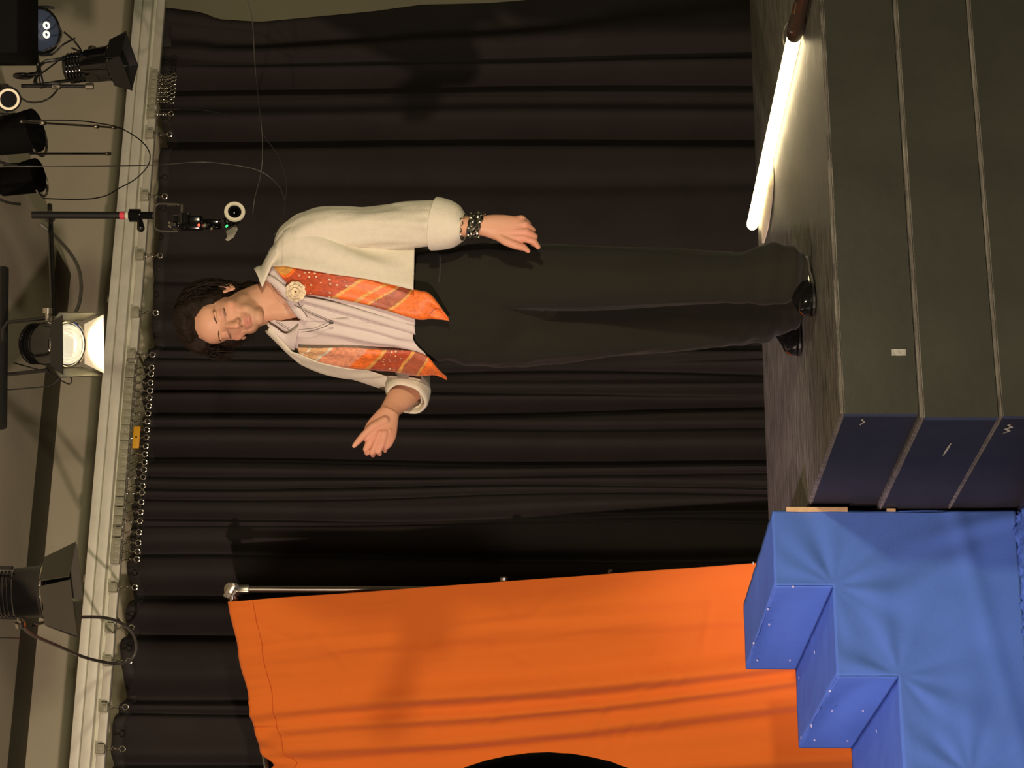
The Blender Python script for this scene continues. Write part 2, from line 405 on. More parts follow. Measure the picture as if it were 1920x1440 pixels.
ct = thing('stage_curtain', 'black floor-length stage curtain hanging in folds behind the performer', 'curtain', (3, 8.2, .03))
curtain_part(.2, EDGE, 760, 'cloth', ct, ztop)
b = MB()
b.grid(lambda u, v: Vector((lambda X: (X, 8.2+fold(X, ztop(X)-.05*(1-v))-.006, ztop(X)-.05*(1-v)+.001))(.2+(EDGE-.06-.2)*u)), 400, 3)
b.build('top_hem', mat('black_webbing', (.03, .026, .022, 1), .8), ct, angle=180, solid=.003)

# ================================================================== CURTAIN TRACK
def zrow(xa, ya, Y): return onY(xa, ya, Y).z
zc = np.mean([onY(146+17, 1235, TY).z, onY(208, 720, TY).z, onY(258, 0, TY).z])-.018
x_l, x_r = onY(150, 2050, TY).x, onY(260, -160, TY).x
tr = thing('curtain_track', 'long pale aluminium curtain track running above the black curtain', 'curtain track', ((x_l+x_r)/2, TY, zc-.05))
def prof(name, y0, y1, z0, z1, m, x0=x_l, x1=x_r):
    b = MB(); b.box(((x0+x1)/2, (y0+y1)/2, (z0+z1)/2), (x1-x0, y1-y0, z1-z0), bev=.004); return b.build(name, m, tr)
prof('upper_rail', TY-.035, TY+.035, zc+.003, zc+.040, 'alu')
prof('lower_rail', TY-.030, TY+.030, zc-.040, zc, 'alu')
prof('glide_lip', TY-.012, TY+.02, zc-.092, zc-.058, 'alu2')
prof('web', TY+.012, TY+.018, zc-.062, zc-.036, 'alu')
for yy in (1085, 1600, 560, 60):
    X = onY(200, yy, TY).x
    b = MB(); b.box((X, TY+.02, zc+.046), (.03, .05, .016), bev=.003); b.cyl((X, TY+.03, zc+.046), (X, 9.32, zc+.046), .006); b.build('wall_bracket', 'steel', tr)
CZ = zc-.075
def carrier():
    r = thing('curtain_carrier', '', 'curtain carrier', (0, 0, 0))
    b = MB(); b.box((0, -.028, 0), (.036, .024, .036), bev=.003); b.box((0, -.042, -.002), (.018, .006, .02), bev=.002); b.build('slider_block', 'carrier', r)
    b = MB(); b.cyl((.014, -.02, 0), (.022, -.02, 0), .012); b.build('wheel', 'blackmetal', r)
    b = MB()
    for k in range(4): b.torus((.001*(-1)**k, -.028, -.026-.0125*k), (1, .2, 0) if k % 2 else (.2, 1, .1), .0065, .0019, 12, 6)
    b.build('chain', 'chrome', r)
    b = MB(); b.torus((0, -.028, -.087), (.25, 1, 0), .0105, .0028, 18, 8); b.cyl((0, -.028, -.066), (0, -.028, -.077), .003); b.build('hook_ring', 'chrome', r)
    return r
proto = carrier()
def copy_tree(o, parent=None):
    c = o.copy(); COL.objects.link(c); c.parent = parent
    for ch in o.children: copy_tree(ch, c)
    return c
ISO = [(1406, 'track carrier with open hook ring, leftmost above the orange drape'), (1327, 'track carrier with bent chain, second from the left end of the curtain track'),
       (1243, 'track carrier beside the thick cable loop'), (1178, 'track carrier inside the thick cable loop'), (1105, 'track carrier with round ring hanging straight, just right of the left stage lamp'),
       (1052, 'track carrier at the left end of the tight bunch, its thin hook swung right'), (692, 'track carrier below the bright stage lamp, right end of the tight bunch'), (670, 'small track carrier with slanting chain, just right of the tight bunch'),
       (590, 'lone track carrier with hook ring above the performer\'s forehead'), (484, 'lone track carrier with tangled hook above the back of the performer\'s head'), (372, 'track carrier hook beside the camera pole'),
       (256, 'bright chain and hook hanging lowest at right of the curtain track'), (219, 'track carrier with glinting chain, between two others at the right'), (197, 'track carrier with glinting short chain near the right bunch')]
BUN = [1037, 1021, 1002, 982, 964, 945, 929, 914, 899.5, 884, 870, 855, 840, 825, 809.5, 795, 780, 765, 750.5, 736, 721, 705]
BUN2 = [186, 178, 170, 162, 154, 148]
k = 0
for rows, grp in ((ISO, None), ([(q, 0) for q in BUN], 'a'), ([(q, 0) for q in BUN2], 'b')):
    for y, lab in rows:
        o = proto if k == 0 else copy_tree(proto)
        xx = 265-(y*.0755)
        o.location = (onY(xx, y, TY).x, TY-.001, CZ)
        o.rotation_euler = (0, 0, random.uniform(-.12, .12)*(1 if grp else 1.5))
        if grp == 'a': tag(o, 'small pale carrier packed in the tight row above the middle of the black curtain', 'curtain carrier', 'curtain carriers packed in a tight row')
        elif grp == 'b': tag(o, 'small dark glinting carrier packed at the right of the curtain track', 'curtain carrier', 'curtain carriers packed at the right end')
        else: tag(o, lab, 'curtain carrier', None)
        k += 1
b = MB(); p = onY(258, 824, TY-.05)
b.box((p.x, TY-.075, p.z), (.094, .006, .028), bev=.004); y_o = b.build('yellow_tag', 'yellow'); tag(y_o, 'yellow plastic tag clipped under the curtain carriers', 'tag')
b = MB(); b.cyl((p.x, TY-.081, p.z), (p.x, TY-.077, p.z), .0035); b.build('rivet', 'blackmetal', y_o)
#@@STAGE
# ================================================================== STAGE
SX0, SX1, SY0, SY1 = 1.83, 6.3, 4.99, 6.88
GR = 'stacked stage platforms'
for i, (z0, z1, dx, dy, lab) in enumerate([(.402, .60, 0, 0, 'black stage platform with worn wooden top, topmost of the stack'),
                                   (.204, .400, -.014, -.012, 'black stage platform in the middle of the stack'),
                                   (.004, .202, -.012, -.016, 'lowest stage platform standing on the floor')]):
    t = thing('stage_platform', lab, 'stage platform', ((SX0+SX1)/2, (SY0+SY1)/2, z0), GR)
    X0, Y0 = SX0+dx, SY0+dy
    b = MB(); b.box(((X0+SX1)/2, Y0+.01, (z0+z1-.012)/2), (SX1-X0, .02, z1-.012-z0)); b.build('front_panel', 'stagefront', t)
    b = MB(); b.box((X0+.01, (Y0+.021+SY1)/2, (z0+z1-.012)/2), (.02, SY1-Y0-.022, z1-.012-z0)); b.build('side_panel', 'stageside', t)
    b = MB(); b.box(((X0+SX1)/2, (Y0+SY1)/2, z1-.006), (SX1-X0-.004, SY1-Y0-.004, .0118)); b.build('deck', 'stagetop', t)
    # chipped bare wood along the deck border
    b = MB()
    n = 400
    for j in range(n):
        a = X0+(SX1-X0)*j/n; e = X0+(SX1-X0)*(j+1)/n; h = .003+.003*abs(nz(j*.13, i*5.1))
        b.box(((a+e)/2, Y0-.0012, z1-.0045-h*.3), ((e-a), .003, h))
    m_ = 180
    for j in range(m_):
        a = Y0+(SY1-Y0)*j/m_; e = Y0+(SY1-Y0)*(j+1)/m_; h = .002+.0022*abs(nz(j*.13, i*5.1, 4))
        b.box((X0-.0012, (a+e)/2, z1-.0045-h*.3), (.003, e-a, h))
    b.build('worn_edge', 'edge', t, smooth=False)
    # scuffs
    def scuff(pts, wd, nm='scuff_mark'):
        b = MB(); b.grid(lambda u, v: pts(u) + Vector((0, 0, (v-.5)*wd*(1-.6*abs(u-.5)*2))), 9, 2); return b.build(nm, 'scuff', t, smooth=False)
    if i == 0:
        q = onX(1618, 790, X0-.002); scuff(lambda u: Vector((X0-.002, q.y-.02+.05*u, q.z+.004*math.sin(9*u))), .006)
    if i == 1:
        q = onX(1771, 838, X0-.002); scuff(lambda u: Vector((X0-.002, q.y-.03+.1*u, q.z-.012+.004*u)), .007)
        p = onY(1685, 661, Y0)
        b = MB(); b.box((p.x, Y0-.0012, .396-.018), (.017, .002, .038)); 
    if i == 2:
        q = onX(1893, 800, X0-.002); scuff(lambda u: Vector((X0-.002, q.y-.02+.07*u, q.z+.006*math.sin(14*u))), .012)
p = onY(1685, 661, SY0)
b = MB(); b.box((p.x, SY0-.0015, p.z), (.018, .002, .036)); tag(b.build('tape_patch', 'scuff'), 'small grey patch of tape on the front of the top stage platform', 'tape')

# ================================================================== BLUE STAIRS
def drape(X, z, s): return .006*nz(X*7, z*3, s)+.003*nz(X*21+z*7, z*17, s)
YN, YF = 5.735, 6.76
def px(x, y, Y): return onY(x, y, Y)
tp = [(1.822, .692), (1.592, .688)], [(1.560, .525), (1.333, .517)], [(1.300, .345), (1.04, .335)], [(1.02, .175), (.79, .170)]
ZT = [.704, .540, .370, .190]; XR = [1.805, 1.585, 1.325, 1.045, .79]
st = thing('blue_stairs', 'block of steps wrapped in blue fabric at the left side of the stage', 'stairs', (1.4, 6.3, 0))
# side cloth facing the camera
b = MB(); NX = 120; NZ = 90
def side_top(X):
    for i in range(4):
        if X >= XR[i+1]: return ZT[i]
    return ZT[3]
inner = [(XR[i+1], ZT[i+1]) for i in range(3)]
def cloth_relief(X, z):
    r = .004*nz(X*6, z*5, 3)
    for (cx, cz) in inner:                      # puckers radiating from the inner corners
        dx, dz = X-cx, z-cz; R = math.hypot(dx, dz)+1e-4; an = math.atan2(dz, dx)
        r += .0085*math.exp(-R*4)*min(1, R*9)*noise.noise(Vector((math.cos(an)*2.1+cx*9, math.sin(an)*2.1, R*1.5)))*min(1, R*14)+.0022*math.exp(-R*3)*math.sin(an*11+cx*9)*min(1, R*7)
    r += .012*math.exp(-((X-1.78+.25*(z-.05))/.03)**2)*math.exp(-(z/.22)**2)
    r += .008*math.exp(-(((X-1.60)+.5*(z-.3))/.04)**2)*math.exp(-((z-.25)/.2)**2)
    r += .010*math.exp(-(((z-.10)-.2*(X-1.4))/.03)**2)*.6
    return -r
xs = []; zs = [0.012]
for i in range(3, -1, -1): xs += list(np.linspace(XR[i+1], XR[i], 40))[(0 if i == 3 else 1):]
for i in range(3, -1, -1): zs += list(np.linspace(zs[-1], ZT[i], 30))[1:]
vid = {}; V_ = []; F_ = []
def gv(ix, iz):
    if (ix, iz) not in vid:
        X, z = xs[ix], zs[iz]; zz = z if iz else .012+.012*nz(X*6, 2)
        if ix == len(xs)-1: X += .006*nz(z*6, 3)
        e = min(1, min(abs(side_top(X-1e-4)-z), 1)/.02); vid[(ix, iz)] = len(V_); V_.append(Vector((X, YN+cloth_relief(X, z)*(.3+.7*e), zz)))
    return vid[(ix, iz)]
for ix in range(len(xs)-1):
    for iz in range(len(zs)-1):
        if zs[iz+1] <= side_top((xs[ix]+xs[ix+1])/2)+1e-6: F_.append((gv(ix, iz), gv(ix+1, iz), gv(ix+1, iz+1), gv(ix, iz+1)))
b = MB(); b.v = V_; b.f = F_
b.build('side_cloth', 'blue', st, angle=180, solid=.003)
b = MB(); b.grid(lambda u, v: Vector((XR[0]+.004*nz(u*5, v*4), YN+(YF-YN)*u, ZT[0]*v)), 20, 20); b.build('side_cloth', 'blue', st, angle=180, solid=.003)
for i in range(4):
    za, zb = ZT[i], (ZT[i+1] if i < 3 else .01)
    b = MB(); b.grid(lambda u, v: Vector((XR[i]+(XR[i+1]-XR[i])*u, YN+(YF-YN)*v, za-.006*math.sin(math.pi*u)*math.sin(math.pi*v)+.002*nz(u*3, v*12, i))), 14, 50)
    b.build('tread_cloth', 'blue', st, angle=180, solid=.003)
    b = MB()
    def ris(u, v, i=i, za=za, zb=zb):
        pk = .016*math.sin(math.pi*u)*math.exp(-((v-.5-.25*math.sin(u*3))/.3)**2)
        tw = .010*nz(u*2.2+i*9, v*2.4, 7)
        return Vector((XR[i+1]-.002+pk*1.0+tw*math.sin(math.pi*v)*math.sin(math.pi*u), YN+(YF-YN)*u, zb+(za-zb)*v))
    b.grid(ris, 60, 24); b.build('riser_cloth', 'blue', st, angle=180, solid=.003)
    b = MB(); b.box(((XR[i]+XR[i+1])/2+.004, (YN+YF)/2+.01, (za-.02)/2), (XR[i]-XR[i+1]-.03, YF-YN-.06, za-.03)); b.build('wooden_core', 'wood', st)
b = MB(); pa, pb = onY(1461, 943, YN-.004), onY(1575, 947, YN-.004)
b.box((XR[0]+.004, YN-.002, (.665+.49)/2), (.012, .012, .175)); b.build('bare_wood_edge', 'wood', st)
b = MB(); b.box((XR[0]+.003, YN-.002, .365), (.008, .008, .025)); b.build('bare_wood_edge', 'wood', st)
# staples seen on treads and risers
SP = [(1412, 1056, 't', 0), (1389, 1124, 't', 0), (1442, 1171, 'r', 0), (1440, 1142, 'r', 0), (1413, 1206, 'r', 0), (1420, 1238, 'r', 0), (1481, 1238, 'r', 0), (1510, 1176, 't', 1), (1487, 1100, 'r', 0), (1498, 1271, 't', 1),
      (1527, 1223, 't', 1), (1556, 1296, 'r', 1), (1560, 1333, 'r', 1), (1618, 1333, 'r', 1), (1521, 1361, 't', 1), (1502, 1383, 't', 1), (1589, 1389, 'r', 1), (1527, 1388, 'r', 1), (1643, 1371, 't', 2), (1510, 1175, 't', 1)]
for x, y, kd, i in SP:
    if kd == 't': p = onZ(x, y, ZT[i]+.002); s_ = (.009, .004, .002)
    else: p = onX(x, y, XR[i+1]-.004); s_ = (.004, .006, .005)
    if p.y > YF: continue
    b = MB(); b.box(p, s_); b.build('staple', 'staple', st, smooth=False)
# loose cloth lying on the floor by the steps
b = MB(); b.grid(lambda u, v: Vector((.75+1.02*u+.03*nz(v*3, 1), YN-.42+.41*v, .006+.022*abs(nz(u*14, v*6))+.02*abs(nz(u*40, v*18)))), 120, 50)
tag(b.build('blue_cloth', 'blue', angle=180, solid=.004), 'rough blue cloth lying crumpled on the floor in front of the blue stairs', 'cloth')

# ================================================================== ORANGE DRAPE ON ITS STAND
PA, PB = floorpt(-.807, 7.68), floorpt(-1.44, 7.80)
dirO = (PB-PA).normalized(); nO = Vector((dirO.y, -dirO.x, 0)); nO = nO if nO.dot(FH) < 0 else -nO
LEN = (PB-PA).length*1.5
ztopA = CAM.z+635/F*7.68; ztopB = CAM.z+570/F*7.80
OF = [(.13, .03, .010), (.20, .03, .014), (.45, .035, .048), (.53, .022, .030), (.62, .03, .03), (.66, .04, -.02), (.80, .04, .035), (.92, .04, -.03)]
dr = thing('orange_drape_stand', 'portable chrome stand carrying a plain orange fabric drape behind the blue stairs', 'drape stand', (PA.x, PA.y, 0))
def orange(u, v):
    # v from 0 at the top to 1 at the bottom
    s = LEN*u; zt = ztopA+(ztopB-ztopA)*(s/(PB-PA).length)
    top = .006*math.sin(u*31)*(.3+u)+(.010*nz(u*22, 4) if u > .4 else 0)-(.05*math.exp(-((u-.66)/.03)**2))
    z = (zt+top)+( .05-(zt+top))*v
    flare = -(.145*((zt-z)/1.85))*(1-u)           # right border drifts outwards towards the hem
    off = 0
    for c, wd, dp in OF:
        cc = c-.13*v*(c > .4)-.02*v+.012*math.sin(v*6+c*9); off += dp*math.exp(-((u-cc)/wd)**2)*(.35+.65*min(1, v*3) if dp > 0 else 1)
    off += .006*nz(u*8, v*7, 2)+.0022*nz(u*40, v*12+u*9, 3)
    for (cu, cv, an, ln, am) in WR:
        du = (u-cu)*LEN; dv = (v-cv)*2.4; a = du*math.cos(an)+dv*math.sin(an); q = -du*math.sin(an)+dv*math.cos(an)
        off += am*math.exp(-(a/ln)**2-(q/.014)**2)
    if v < .035: off += .004*math.sin(v/.035*math.pi)
    if u > .5 and v < .06: off += .03*math.exp(-(v/.03)**2)*math.sin(u*60)*.5
    p = PA+dirO*(s+flare); return Vector((p.x, p.y, z))+nO*(off-.0)
WR = [(random.uniform(.03, .62), random.uniform(.04, .75), random.uniform(-1.2, 1.2), random.uniform(.03, .11), random.choice((-1, 1))*random.uniform(.002, .0045)) for _ in range(34)]
b = MB(); b.grid(orange, 200, 260); b.build('drape', 'orange', dr, angle=180, solid=.002)
def seam(u0, u1, v0, n=90):
    b = MB(); b.tube([orange(u0+(u1-u0)*i/n, v0+.0015*nz(i*.3, 2))+nO*.0005 for i in range(n+1)], .0016, 5); return b
seam(0, 1, .037).build('hem_seam', mat('orange_thread', (.62, .10, .008, 1), .9), dr)
back = -nO*.045
P0 = PA+dirO*(-.035)+back
b = MB(); b.cyl((P0.x, P0.y, .05), (P0.x, P0.y, 1.55), .016); b.cyl((P0.x, P0.y, 1.5), (P0.x, P0.y, 2.50), .0125); b.build('upright_pole', 'steel', dr)
b = MB(); b.cyl(Vector((P0.x, P0.y, ztopA-.01))-dirO*.03, Vector((P0.x, P0.y, ztopA-.01))+dirO*(LEN+.05)+Vector((0, 0, (ztopB-ztopA)*1.45)), .013); b.build('crossbar', 'chrome', dr)
for a_ in (0.4, 2.5, 4.6):
    b = MB(); e = Vector((math.cos(a_), math.sin(a_), 0))*(.42 if a_ != 4.6 else .2)
    b.cyl(Vector((P0.x, P0.y, .35)), Vector((P0.x, P0.y, .02))+e, .01); b.build('leg', 'chrome', dr)
pk = Vector((P0.x, P0.y, CAM.z+(1060-432)/F*7.7))
b = MB(); b.lathe(pk+nO*-.02-Vector((0, 0, .0)), nO, [(0, .018), (.004, .028), (.03, .030), (.036, .02), (.05, .018)], 20); b.box(pk+Vector((0, 0, -.03)), (.03, .03, .07), bev=.005)
b.build('corner_clamp', 'steel', dr)
R_ = Matrix((RGT, FH, (0, 0, 1))).transposed()
b = MB(); b.box(pk+nO*.06+RGT*.012, (.062, .014, .028), R_@Matrix.Rotation(.5, 3, 'Y'), bev=.006); b.lathe(pk+nO*.02, nO, [(0, .007), (.055, .007)], 10); b.build('wing_knob', 'steel', dr)
b = MB(); b.cyl(pk-RGT*.01, pk-RGT*.05+Vector((0, 0, .0)), .010); b.build('pin', 'chrome', dr)
for x, y, r_ in ((945, 1089, .016), (1145, 1076, .011)):
    q = W(x, y, 7.70); b = MB()
    b.lathe(q+RGT*(-.006), RGT, [(0, .008), (.006, r_), (.018, r_), (.022, r_*.6)], 14); b.cyl(q-RGT*.08, q, .006)
    c = Vector((P0.x, P0.y, q.z)); b.cyl(c-Vector((0, 0, .03)), c+Vector((0, 0, .03)), .02); b.cyl(c, q, .006)
    b.build('collar_knob', 'steel', dr)

# ================================================================== TUBE LIGHT ON THE STAGE
ta, tb = onZ(1410, 424, .6225), onZ(1489, 68, .6255)
tc_ = tb+(tb-ta).normalized()*.30
tl = thing('tube_light', 'long glowing warm white tube light lying across the stage floor', 'tube light', ((ta+tb)/2*1.0).xy.to_3d()+Vector((0, 0, .60)))
D = (tb-ta).normalized()
b = MB(); b.lathe(ta-D*.0, D, [(0, .010), (.006, .018), (.016, .0205), ((tb-ta).length, .0205)], 20); b.build('glowing_tube', 'tube', tl)
b = MB(); b.lathe(tb, D, [(0, .0215), (.03, .025), (.10, .025), (.11, .021), (.30, .021), (.31, .012)], 20); b.build('end_cap', 'tubecap', tl)
b = MB(); b.cyl(tb+D*.12+Vector((0, 0, .0205)), tb+D*.2+Vector((0, 0, .0215)), .002); b.box(tb+D*.2-RGT*.012+Vector((0, 0, .018)), (.004, .06, .004)); b.build('chrome_trim', 'chrome', tl)
lp = [W(x, y, 6.10) for x, y in ((1487, 40), (1474, 46), (1469, 60), (1468, 76), (1471, 88))]
b = MB(); b.tube([Vector(p) for p in catmull(lp, 16)], .0018, 6); b.build('retaining_wire', 'steel', tl)
# bright wedge of tube light on the deck, modelled as a pale strip
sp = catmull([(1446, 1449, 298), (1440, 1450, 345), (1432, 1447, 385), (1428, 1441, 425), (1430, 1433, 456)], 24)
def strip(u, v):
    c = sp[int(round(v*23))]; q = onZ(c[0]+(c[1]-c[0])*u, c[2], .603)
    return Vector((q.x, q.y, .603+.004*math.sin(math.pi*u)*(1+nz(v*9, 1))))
b = MB(); b.grid(strip, 9, 24); tag(b.build('lit_wedge', 'litwedge', angle=180, solid=.002), 'pale wedge of light from the tube on the stage behind the near leg, modelled as a strip', 'cloth')
#@@LIGHTS
# ================================================================== STAGE LAMPS AND RIGGING
def lamp(name, label, c, d, r, L, flaps, lens='lens', flapmats=None, yoke=True, spread=.35, hang=None, flaplen=1.3, cat='stage lamp', yaxis=None):
    c = Vector(c); d = Vector(d).normalized()
    t = thing(name, label, cat, c)
    x = (yaxis or Vector((0, 0, 1))).cross(d)
    x = x.normalized() if x.length > .05 else RGT.copy()
    y = d.cross(x)
    b = MB(); b.lathe(c-d*L*.5, d, [(0, r*.35), (L*.03, r*.7), (L*.12, r*.82), (L*.45, r*.86), (L*.5, r*.95), (L*.94, r), (L, r*1.06), (L*1.02, r*.95)], 32)
    for k in range(5): b.torus(c-d*L*(.38-.07*k), d, r*.86, r*.03, 24, 6)
    b.build('housing', 'blackgloss', t)
    f = c+d*L*.53
    b = MB()
    b.lathe(f-d*.004, d, [(0, r*.86), (.004, r*.86), (.008, r*.7), (.014, r*.45), (.017, r*.1)], 28)
    for q in (.8, .62, .44, .28): b.torus(f+d*.009, d, r*q, r*.03, 28, 6)
    b.build('lens', lens, t)
    b = MB(); b.torus(f, d, r*.98, r*.075, 32, 8); b.build('front_ring', 'chrome', t)
    fm = flapmats or ['blackmetal']*4
    for k, (ax, sg) in enumerate(((x, 1), (x, -1), (y, 1), (y, -1))):
        if not flaps[k]: continue
        e = d.cross(ax); ln = r*flaplen; o_ = f+ax*sg*r*1.0; dd = (d*math.cos(spread*flaps[k])+ax*sg*math.sin(spread*flaps[k]))
        w0, w1 = r*.85, r*1.25
        nn = ax*sg*.0015
        b = MB(); vs = [o_-e*w0, o_+e*w0, o_+e*w1+dd*ln, o_-e*w1+dd*ln]
        b.add([v+nn for v in vs]+[v-nn for v in vs], [(0, 1, 2, 3), (7, 6, 5, 4), (0, 4, 5, 1), (1, 5, 6, 2), (2, 6, 7, 3), (3, 7, 4, 0)])
        b.build('barn_door', fm[k], t, smooth=False)
    if yoke:
        hg = Vector(hang) if hang else c+Vector((0, 0, r*1.9))
        s1, s2 = c+x*r*1.12, c-x*r*1.12
        up = (hg-c); up.normalize()
        k1, k2 = s1+up*((hg-c).length*.85), s2+up*((hg-c).length*.85)
        b = MB(); b.tube([s1, (s1+k1)/2, k1-up*.006, k1*.88+k2*.12+up*.01, (k1+k2)/2+up*.012, k2*.88+k1*.12+up*.01, k2-up*.006, (s2+k2)/2, s2], .006, 8); b.build('yoke', 'blackmetal', t)
        b = MB(); b.lathe(s1, x, [(-.01, .008), (.012, .008), (.014, .016), (.03, .016)], 12); b.build('yoke_knob', 'steel', t)
        b = MB(); b.cyl((k1+k2)/2, hg+up*.02, .008); b.torus(hg+up*.03, RGT, .026, .008, 18, 8); b.build('pipe_clamp', 'blackmetal', t)
    return t
dpt = 6.4
cA = W(90, 645, dpt)
lamp('stage_lamp', 'black stage lamp with a lit lens and bright lower flap, above the performer\'s head', cA, Vector((0, 0, -1))*.83-FH*.52-RGT*.02, .072, .16, (1.2, 1.2, .45, 1.0), 'lens',
     ['flap', 'flap', 'blackmetal', 'hotflap'], hang=W(-2, 655, dpt+.05), flaplen=.88)
la = bpy.data.lights.new('lamp_glow', 'SPOT'); la.energy = 26; la.color = (1, .86, .55); la.spot_size = 1.5; la.spot_blend = .6; la.shadow_soft_size = .04
lo = bpy.data.objects.new('lamp_glow', la); COL.objects.link(lo); lo.location = cA+(Vector((0, 0, -1))*.87-FH*.30).normalized()*.125
lo.rotation_euler = (Vector((0, 0, -1))*.87-FH*.1+FH*.5).to_track_quat('-Z', 'Y').to_euler()
cB = W(30, 1112, 6.2)
lamp('stage_lamp', 'black stage lamp with grey barn doors and a gleaming chrome ring, at upper left', cB, Vector((0, 0, -1))*.97+FH*.10+RGT*.05, .078, .16, (1.0, 1.0, .8, .8), 'blackgloss',
     ['flap', 'flap', 'flap', 'flap'], hang=W(-55, 1110, 6.25), flaplen=1.25, spread=.3)
cC = W(165, 124, 6.9)
lamp('stage_lamp', 'black stage lamp seen from the side at upper right beside the track', cC, Vector((0, 0, -1))*.95+RGT*.1-FH*.1, .058, .16, (1, 1, 1, 1), 'blackgloss', None, hang=W(60, 140, 6.9), flaplen=1.0, spread=.15)
# LED can in the top corner
cD = W(70, 58, 6.92)
t = thing('led_lamp', 'round black lamp with two lit white diodes in the top right corner', 'stage lamp', cD)
dD = (Vector((0, 0, -1))*.75-FH*.65).normalized()
b = MB(); b.lathe(cD-dD*.16, dD, [(0, .05), (.01, .07), (.15, .075), (.18, .08)], 28); b.build('housing', 'blackgloss', t)
b = MB(); b.lathe(cD+dD*.0202, dD, [(0, .070), (.004, .068)], 28); b.build('lens_plate', 'blueglass', t)
for s_ in (-1, 1):
    b = MB(); q = cD+dD*.028-RGT*.015*s_-Vector((0, 0, .014)); b.torus(q, dD, .0095, .004, 18, 8); b.build('diode', 'ledwhite', t)
b = MB(); b.tube([cD+RGT*.08*math.cos(a)-Vector((0, 0, 1))*.02+UPV*.12*math.sin(a) for a in np.linspace(-.3, 3.4, 16)], .005, 8); b.build('yoke', 'blackmetal', t)
# black speaker box
p = W(30, 40, 6.5)
t = thing('speaker_box', 'large matt black box hanging in the top right corner', 'speaker', p)
b = MB(); b.box(p+RGT*.06+Vector((0, .1, .085)), (.26, .26, .20), Matrix.Rotation(-AZ, 3, 'Z'), bev=.01); b.build('cabinet', 'matt', t)
b = MB(); b.box(p+RGT*.06+Vector((0, .1, .19)), (.05, .05, .03)); b.build('hanging_bracket', 'blackmetal', t)
# small chrome-ringed spotlight
cE = W(16, 186, 6.5)
t = thing('small_spotlight', 'small black spotlight with a cream front ring below the black box', 'spotlight', cE)
dE = (Vector((0, 0, -1))*.35-FH*.9-RGT*.25).normalized()
b = MB(); b.lathe(cE-dE*.11, dE, [(0, .02), (.01, .035), (.11, .04)], 24, ); b.build('housing', 'blackgloss', t)
b = MB(); b.torus(cE+dE*.002, dE, .030, .0042, 28, 8); b.build('front_ring', 'ringlight', t)
b = MB(); b.tube([cE+RGT*.045, cE+RGT*.046+UPV*.06, cE+UPV*.075, cE-RGT*.046+UPV*.06, cE-RGT*.045], .004, 8); b.build('yoke', 'blackmetal', t)
for (x, y, r_, lab) in ((60, 262, .075, 'dark round lamp housing hanging beside the sloping ceiling edge, upper one of two'), (66, 345, .062, 'dark round lamp housing nearest the sloping ceiling edge, with a curved yoke')):
    c = W(x-12, y, 7.3 if y < 300 else 7.65); t = thing('lamp_housing', lab, 'stage lamp', c, 'dark lamp housings by the ceiling edge')
    b = MB(); b.lathe(c+Vector((0, 0, .12)), Vector((.1, -.25, -1)), [(0, .03), (.02, r_*.8), (.14, r_), (.17, r_*1.02)], 24); b.build('housing', 'matt', t)
    b = MB(); b.torus(c+Vector((.004, -.012, -.045)), Vector((.1, -.25, -1)), r_*.9, .005, 24, 8); b.build('front_ring', 'steel', t)
    b = MB(); b.tube([c+RGT*math.cos(a)*r_*1.2+UPV*(.03+math.sin(a)*.12) for a in np.linspace(0, math.pi, 14)], .005, 8); b.build('yoke', 'blackmetal', t)

def cable(name, label, pts, r, m='rubber', cat='cable', n=60, group=None):
    P = [Vector(p) for p in catmull([W(*p) for p in pts], n)]
    b = MB(); b.tube(P, r, 7); o = b.build(name, m, angle=180); return tag(o, label, cat, group)
cable('cable', 'thick black cable curving down over the track at upper left', [(40, 1172, 6.3), (60, 1190, 6.4), (110, 1212, 6.8), (160, 1233, 7.3), (205, 1243, 7.7), (232, 1244, 7.8), (247, 1236, 7.85), (256, 1215, 7.85), (250, 1190, 7.8), (230, 1170, 7.75), (205, 1160, 7.6), (170, 1157, 7.4), (120, 1160, 7.0), (60, 1172, 6.5)], .0058, 'greycable')
cable('cable', 'thick cable arching between the ceiling edge and the bright stage lamp', [(75, 420, 6.9), (100, 440, 6.9), (128, 470, 6.8), (146, 500, 6.7), (152, 535, 6.6), (148, 570, 6.5), (138, 592, 6.42), (131, 603, 6.4)], .006, 'greycable')
cable('cable', 'pale thin wire looping from the rigging down to the performer\'s shoulder', [(-260, 314, 6.9), (-80, 313, 6.8), (30, 312, 6.7), (120, 312, 6.8), (220, 311, 7.2), (300, 309, 7.6), (370, 304, 7.7), (420, 307, 7.7), (480, 318, 7.7), (515, 340, 7.7), (532, 368, 7.6), (534, 395, 7.4), (526, 420, 7.0), (515, 440, 6.6)], .0017, 'greycable')
cable('cable', 'thin dark wire hanging down in front of the right part of the curtain', [(455, -20, 7.2), (472, 30, 7.3), (478, 120, 7.5), (486, 200, 7.7), (492, 260, 7.8), (490, 320, 7.85), (478, 370, 7.8), (474, 400, 7.8)], .0016, 'greycable')
cable('cable', 'second thin dark wire sagging beside the pale one', [(300, 205, 7.85), (390, 208, 7.9), (475, 235, 7.9), (500, 262, 7.9), (525, 300, 7.9), (537, 345, 7.9), (534, 380, 7.9)], .0014, 'rubber')
cable('cable', 'thin cable slack over the right end of the track', [(50, 226, 6.8), (140, 226, 6.9), (190, 232, 7.2), (225, 240, 7.4), (262, 262, 7.6), (280, 285, 7.7), (278, 310, 7.7), (255, 335, 7.6), (225, 352, 7.5), (195, 368, 7.4), (150, 374, 7.2), (80, 372, 7.0)], .0022, 'rubber')
cable('cable', 'thin cable in a shallow loop left of the side-on black lamp', [(30, 175, 6.7), (50, 190, 6.7), (75, 191, 6.7), (95, 182, 6.7), (110, 165, 6.8)], .003)
